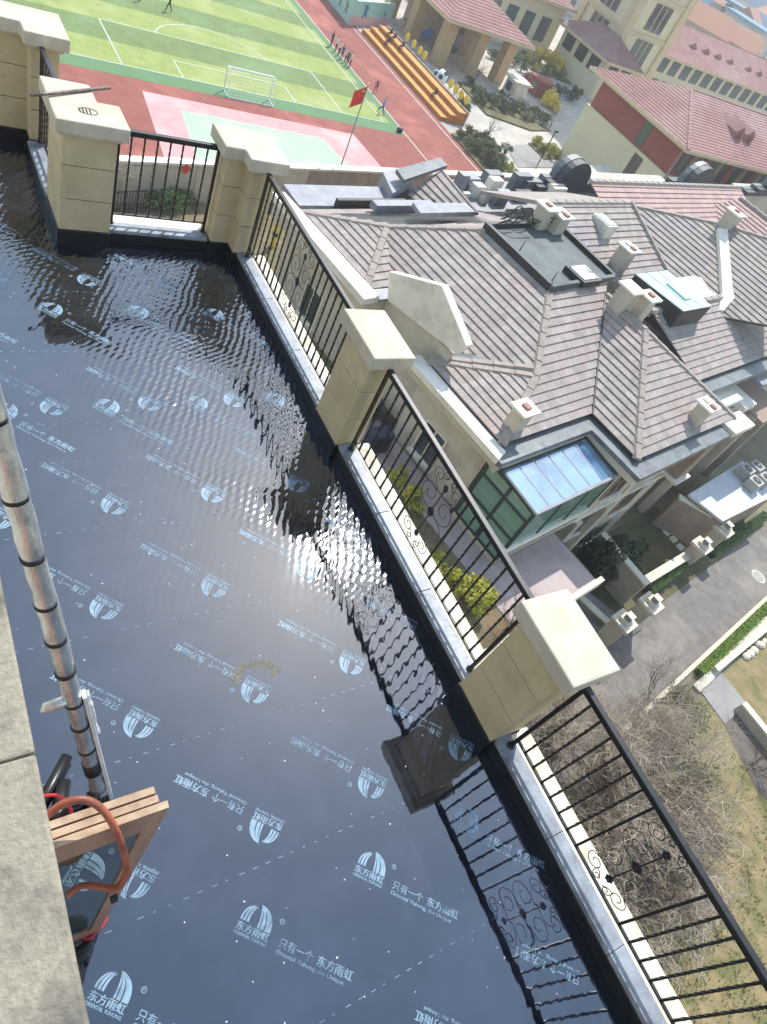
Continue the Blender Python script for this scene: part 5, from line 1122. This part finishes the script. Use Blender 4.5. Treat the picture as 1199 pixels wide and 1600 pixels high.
def hiproof(name, label, x0, x1, y0, y1, ze, rh, wallm, base=F, cat='building', ov=1.0, posts=False, grp=None, axis='x'):
    t = thing(name, label, cat, ((x0 + x1) / 2, (y0 + y1) / 2, base), grp)
    if not posts: MB().box(x0, x1, y0, y1, base, ze - .3).build('wall', wallm, t)
    MB().box(x0 - ov, x1 + ov, y0 - ov, y1 + ov, ze - .3, ze).build('eave', EAVE, t)
    X0, X1, Y0, Y1 = x0 - ov, x1 + ov, y0 - ov, y1 + ov
    if X1 - X0 >= Y1 - Y0:
        h = (Y1 - Y0) / 2; m_ = (Y0 + Y1) / 2; A, B = Vector((X0 + h, m_, ze + rh)), Vector((X1 - h, m_, ze + rh)) 
        if (A - B).length < .5: B = A + Vector((.5, 0, 0))
        P = [[Vector((X0, Y0, ze)), A, Vector((X0, Y1, ze))], [Vector((X0, Y0, ze)), Vector((X1, Y0, ze)), B, A], [Vector((X1, Y1, ze)), Vector((X0, Y1, ze)), A, B], [Vector((X1, Y0, ze)), Vector((X1, Y1, ze)), B]]
    else:
        h = (X1 - X0) / 2; m_ = (X0 + X1) / 2; A, B = Vector((m_, Y0 + h, ze + rh)), Vector((m_, Y1 - h, ze + rh))
        P = [[Vector((X0, Y0, ze)), Vector((X1, Y0, ze)), A], [Vector((X0, Y0, ze)), A, B, Vector((X0, Y1, ze))], [Vector((X1, Y0, ze)), Vector((X1, Y1, ze)), B, A], [Vector((X1, Y1, ze)), Vector((X0, Y1, ze)), B]]
    for p in P: roof_plane(p, t, RTILE, .5, .04)
    hipcap(A, B, t, .2, RTILE)
    return t
# porch pavilion with columns (top middle)
pv = hiproof('porch_pavilion', 'open school porch with thick cream columns and red hip roof', 53.6, 64.4, 73.2, 88, -12.2, 2.6, SCW, posts=True, ov=1.1)
for x, y in ((54.6, 74.2), (59.2, 74.2), (63.6, 74.2), (54.6, 81), (63.6, 81), (54.6, 87)): MB().box(x - .7, x + .7, y - .7, y + .7, F, -12.5).build('column', mat('column_stone', (196, 166, 126), (184, 154, 116), .8, .8) if x == 54.6 and y == 74.2 else bpy.data.materials['column_stone'], pv, bevel=.05)
MB().box(57, 64.2, 80, 87.5, F, -12.5).build('inner_wall', VWP, pv); MB().box(58.5, 61, 79.9, 79.99, F, F + 2.6).build('door', SGL, pv)
pb2 = hiproof('school_wing', 'school wing with red roof behind the porch at the top edge', 66.5, 84, 90, 104, -10.5, 3.5, SCW)
for k in range(5): MB().box(67.5 + k * 3.2, 69.4 + k * 3.2, 89.9, 89.99, -15.5, -12.5).build('window', SGL, pb2)
g2 = hiproof('gatehouse', 'small school hall with red roof and dark openings left of the tower', 83.4, 89, 77.6, 88, -12.1, 2.2, SCW)
for k in range(3): MB().box(83.3, 83.39, 78.8 + k * 3.1, 80.9 + k * 3.1, -14.4, -12.7).build('opening', BLKM, g2)
for k in range(2): MB().box(84.1 + k * 2.6, 85.9 + k * 2.6, 77.5, 77.59, -14.4, -12.7).build('opening', BLKM, g2)
lb = hiproof('school_block', 'long school block with red roof and a row of dormers at the right', 103.5, 190, 88, 101, -11.0, 3.3, SCW, ov=1.3)
for k in range(28): MB().box(105 + k * 3.0, 107 + k * 3.0, 87.9, 87.99, -13.6, -11.6).build('window', SGL, lb); MB().box(105 + k * 3.0, 107 + k * 3.0, 87.9, 87.99, -16.6, -14.6).build('window', SGL, lb)
for k in range(8): dormer(Vector((113 + k * 3.6 + (2.2 if k > 3 else 0), 90.2, -9.9)), 1.0, 3.6, lb)
wb = MB()
for i, (x, y, w, l, h, lab) in enumerate(((104, 124, 13, 10, 15, 'white office block at the top edge beside the tower'), (92, 120, 10, 8, 12, 'pale flat-roofed block behind the school wing'), (120, 128, 12, 10, 11, 'pale block with rows of windows behind the tower'), (80, 112, 9, 7, 9, 'low white block between the school wing and the tower'))):
    t = thing('office_block', lab, 'building', (x, y, F), 'pale blocks behind the school'); MB().box(x - w / 2, x + w / 2, y - l / 2, y + l / 2, F, F + h).build('wall', mat('block_wall', (214, 212, 208), (202, 200, 196), .3, .85), t)
    MB().box(x - w / 2 - .3, x + w / 2 + .3, y - l / 2 - .3, y + l / 2 + .3, F + h, F + h + .5).build('parapet', GRM, t)
    for fl_i in range(int(h // 3)):
        for k in range(int(w // 2.4)): MB().box(x - w / 2 + .7 + k * 2.4, x - w / 2 + 2.0 + k * 2.4, y - l / 2 - .06, y - l / 2 - .005, F + fl_i * 3 + 1, F + fl_i * 3 + 2.5).build('window', SGL, t)
        for k in range(int(l // 2.4)): MB().box(x - w / 2 - .06, x - w / 2 - .005, y - l / 2 + .7 + k * 2.4, y - l / 2 + 2.0 + k * 2.4, F + fl_i * 3 + 1, F + fl_i * 3 + 2.5).build('window', SGL, t)
# ---------------------------------------------------------------- school plaza planting
BED = mat('planting_bed', (96, 92, 58), (120, 110, 76), .8, .95, bump=.05, bscale=3)
def bed(name, pts, m=BED, h=.14):
    o = MB().slab([at(*p, F)  for p in pts], (0, 0, h)); return struct(o.build(name, m))
bed('planting_bed', ((705, 210), (728, 207), (800, 262), (760, 274))); bed('planting_bed', ((825, 225), (868, 225), (880, 248), (850, 250)))
bed('planting_bed', ((715, 130), (735, 130), (835, 190), (860, 205), (830, 205), (760, 180))); bed('planting_bed', ((808, 85), (890, 120), (915, 140), (830, 110)))
bed('grey_path', ((790, 228), (840, 225), (875, 262), (810, 262)), GREYP, .03)
rr = random.Random(61); BK = 'shrubs in the school planting beds'
def scatter(label, cat, px, n, spread, lm, size, seed, grp, nl=420, ls=.14, name='bed_shrub'):
    words = ('nearest', 'second nearest', 'third nearest', 'fourth nearest', 'fifth nearest', 'sixth nearest', 'seventh nearest', 'eighth nearest', 'ninth nearest', 'tenth nearest', 'eleventh nearest', 'twelfth nearest')
    pts = []
    for i in range(n):
        s = (i + .5) / n; a = Vector(px[0]).lerp(Vector(px[1]), s); pts.append(at(a.x + rr.uniform(-spread, spread), a.y + rr.uniform(-spread, spread), F))
    pts.sort(key=lambda p: p.length)
    for i, p in enumerate(pts): shrub(name, label + ', ' + words[i], cat, p, (1, 1, .8), lm, nl, ls, seed + i % 3, grp, size * rr.uniform(.7, 1.25))
scatter('brown-green shrub in the bed beside the track end', 'shrub', ((715, 215), (785, 262)), 12, 9, LF_O, .95, 70, BK)
scatter('dark green shrub at the track-end bed edge', 'shrub', ((745, 215), (790, 250)), 5, 6, LF_G, .8, 74, BK)
scatter('yellow-green shrub at the low corner of the track-end bed', 'shrub', ((785, 262), (800, 268)), 3, 5, LF_Y, .6, 77, BK)
scatter('dark clipped shrub along the winding path bed', 'shrub', ((722, 135), (800, 175)), 9, 5, LF_D, .75, 80, BK)
scatter('green shrub in the middle of the winding bed', 'shrub', ((770, 165), (850, 200)), 10, 8, LF_O, .8, 83, BK)
scatter('forsythia bush flowering bright yellow by the upper path', 'bush', ((832, 95), (885, 118)), 11, 4, LF_F, 1.35, 86, 'flowering forsythia of the school', 500, .13, 'forsythia')
scatter('forsythia bush flowering yellow in the winding bed', 'bush', ((852, 150), (860, 168)), 4, 3, LF_F, 1.15, 89, 'flowering forsythia of the school', 500, .13, 'forsythia')
scatter('green shrub beside the upper forsythia row', 'shrub', ((810, 90), (880, 130)), 6, 4, LF_G, .7, 92, BK); scatter('round dark shrub on the slope left of the tower', 'shrub', ((870, 105), (925, 135)), 8, 6, LF_D, 1.0, 95, BK)
scatter('green bush on the small bed by the school wall', 'shrub', ((832, 230), (868, 246)), 6, 4, LF_Y, .7, 98, BK)
scatter('dark pine-like bush beside the winding path', 'tree', ((870, 150), (905, 165)), 4, 6, LF_D, 1.3, 101, BK); scatter('reddish shrub in the winding bed', 'shrub', ((812, 128), (850, 145)), 4, 5, LF_R, .9, 104, BK)
scatter('green bush at the near end of the bleachers', 'shrub', ((712, 165), (722, 184)), 3, 3, LF_G, .9, 107, BK); scatter('low green bush under the porch columns', 'shrub', ((760, 90), (820, 110)), 6, 4, LF_G, .9, 110, BK)
scatter('olive shrub filling the low corner of the track-end bed', 'shrub', ((740, 235), (775, 268)), 10, 8, LF_O, .9, 113, BK); scatter('pale brown shrub among the winding bed bushes', 'shrub', ((740, 150), (845, 195)), 12, 9, LF_O, .8, 116, BK)
scatter('yellow-green ground shrub around the upper forsythia', 'shrub', ((815, 98), (875, 128)), 10, 6, LF_Y, .8, 119, BK); scatter('forsythia bush flowering yellow beside the dark red pavilion', 'bush', ((845, 160), (868, 178)), 4, 3, LF_F, .9, 122, 'flowering forsythia of the school', 500, .13, 'forsythia')
for i, (x, y, h, lab) in enumerate(((757, 218, 4.2, 'bare young tree in the track-end bed'), (690, 135, 3.6, 'bare young tree beside the football sculpture'), (715, 140, 3.6, 'bare young tree right of the football sculpture'), (738, 130, 3.4, 'bare young tree at the start of the winding bed'), (790, 165, 3.2, 'bare young tree in the winding bed'), (860, 200, 3.4, 'bare young tree at the end of the winding bed'), (655, 82, 3.0, 'bare young tree before the porch columns'), (672, 92, 3.0, 'second bare young tree before the porch columns'), (980, 300, 4.5, 'bare tree in front of the white canopy'))):
    bare_tree('bare_tree', lab, 'tree', at(x, y, F), h, 200 + i, TWIGD, 2, 4, 3, .3, 0, .05, 'bare young trees of the school')
for i, (x, y, lab) in enumerate(((800, 150, 'small white kiosk on the school plaza'), (838, 148, 'dark red pavilion beside the white kiosk'))):
    p = at(x, y, F); t = thing('garden_kiosk', lab, 'kiosk', p); MB().box(p.x - 1.1, p.x + 1.1, p.y - .9, p.y + .9, F, F + 1.7).build('wall', COP if i == 0 else SCR, t); MB().box(p.x - 1.4, p.x + 1.4, p.y - 1.2, p.y + 1.2, F + 1.7, F + 1.9).build('roof', COP if i == 0 else SCR, t); MB().box(p.x - 1.16, p.x - 1.11, p.y - .5, p.y + .5, F + .5, F + 1.4).build('window', SGL, t)
for i, (x, y, lab) in enumerate(((840, 258, 'street lamp against the school end wall'),)):
    p = at(x, y, F); t = thing('street_lamp', lab, 'lamp', p); MB().tube([p, p + Vector((0, 0, 3.4))], .06, 6).build('post', BLKM, t); MB().ball(p + Vector((.1, 0, 3.45)), .22, 8, 6, sc=(1.4, 1, .6)).build('lamp_head', BLKM, t)
t = thing('notice_board', 'white notice board before the porch', 'board', at(642, 55, F)); p = at(642, 55, F); MB().box(p.x - .7, p.x + .7, p.y - .05, p.y + .05, F + .5, F + 2.2).build('panel', GM, t); MB().box(p.x - .6, p.x - .5, p.y - .04, p.y + .04, F, F + .5).build('leg', GRM, t); MB().box(p.x + .5, p.x + .6, p.y - .04, p.y + .04, F, F + .5).build('leg', GRM, t)
tag(MB().ball(at(668, 55, F + .6), .7, 9, 6, sc=(1, 1, .8)).ball(at(672, 52, F + 1.2), .5, 9, 6).build('blue_tarpaulin', MBL), 'heap under blue tarpaulin beside the porch column', 'tarpaulin')
# ---------------------------------------------------------------- far town and hills
rr = random.Random(90)
hw_ = [mat('far_wall_%d' % i, c, rough=.9) for i, c in enumerate(((208, 200, 188), (188, 176, 160), (216, 212, 206), (170, 160, 150)))]
hr_ = [mat('far_roof_%d' % i, c, rough=.9) for i, c in enumerate(((166, 116, 96), (108, 148, 164), (150, 140, 132), (184, 132, 104), (96, 120, 140)))]
protos = []
for i in range(5):
    t = thing('far_house', 'small hazy house of the far town with %s' % ('a terracotta roof', 'a flat blue roof', 'a grey-brown roof', 'an orange roof', 'a slate blue roof')[i], 'house', (0, 0, 0), 'houses of the far town'); MB().box(-4, 4, -3, 3, -4, 4.5).build('wall', hw_[i % 4], t)
    if i != 1: MB().slab([(-4.4, -3.4, 4.5), (-4.4, 3.4, 4.5), (-4.4, 0, 6.6)], (8.8, 0, 0)).build('roof', hr_[i], t)
    else: MB().box(-4.3, 4.3, -3.3, 3.3, 4.5, 4.9).build('roof', hr_[i], t)
    for k in range(3): MB().box(-3.2 + k * 2.4, -2 + k * 2.4, -3.06, -3.005, 1.5, 3.2).build('window', SGL, t)
    protos.append(t)
n = 0
for i in range(1500):
    d = 130 * (6.0 ** rr.random()); az = rad(rr.uniform(34, 62)); p = Vector((math.sin(az) * d, math.cos(az) * d, F - .3))
    if d < 190 and az > rad(50): continue
    x, y = px_of(p)
    if not (780 < x < 1260 and -60 < y < 110): continue
    if p.x < 172 and p.x > 60 and p.y < 92: continue
    if p.x < 130 and p.y < 135: continue
    if any((p.xy - q).length < 9 + d * .012 for q in _done) if n else False: continue
    if n == 0: _done = []
    _done.append(p.xy.copy())
    src = protos[n % 5]
    if n < 5: src.location = p; src.rotation_euler = (0, 0, rr.uniform(0, 3.1)); s = rr.uniform(.8, 1.3); src.scale = (s, s, s)
    else: dup(src, p, rr.uniform(0, 3.1), rr.uniform(.7, 1.4) * (1 + d / 900))
    n += 1
    if n > 170: break
for i in range(60):
    d = 140 * (5.5 ** rr.random()); az = rad(rr.uniform(36, 60)); p = Vector((math.sin(az) * d, math.cos(az) * d, F)); x, y = px_of(p)
    if not (780 < x < 1260 and -60 < y < 90) or (p.x < 172 and p.y < 92) or (p.x < 130 and p.y < 135): continue
    shrub('far_tree', 'hazy dark tree of the far town', 'tree', p, (3.2, 3.2, 3.0), LF_D, 260, .8, 300, 'trees of the far town', rr.uniform(.8, 1.5))
HILL = mat('far_hills', (108, 120, 112), (122, 132, 120), .01, .95)
hl = MB(); N_ = 40; vs = []
for i in range(N_ + 1):
    az = rad(-10 + 110 * i / N_); d = 2300; hh = 14 + 22 * abs(math.sin(i * .7)) + 8 * math.sin(i * 1.9)
    vs += [Vector((math.sin(az) * d, math.cos(az) * d, F - 5)), Vector((math.sin(az) * (d + 500), math.cos(az) * (d + 500), F + hh)), Vector((math.sin(az) * (d + 1000), math.cos(az) * (d + 1000), F - 5))]
hl.add(vs, [(i * 3 + j, (i + 1) * 3 + j, (i + 1) * 3 + j + 1, i * 3 + j + 1) for i in range(N_) for j in range(2)]); struct(hl.build('hills', HILL, smooth=True))

# ---------------------------------------------------------------- spring haze
hz = bpy.data.materials.new('haze'); hz.use_nodes = True; N, L = hz.node_tree.nodes, hz.node_tree.links
N.remove(N['Principled BSDF']); vp = N.new('ShaderNodeVolumePrincipled'); vp.inputs['Color'].default_value = (.93, .955, 1.0, 1); vp.inputs['Density'].default_value = HAZE; vp.inputs['Anisotropy'].default_value = .25
L.new(vp.outputs[0], N['Material Output'].inputs['Volume'])
hb = MB().box(-3100, 3600, -3100, 3600, G - 1.5, 58).build('haze', hz); hb['kind'] = 'stuff'; hb['label'] = 'pale spring haze over the far town'; hb['category'] = 'haze'
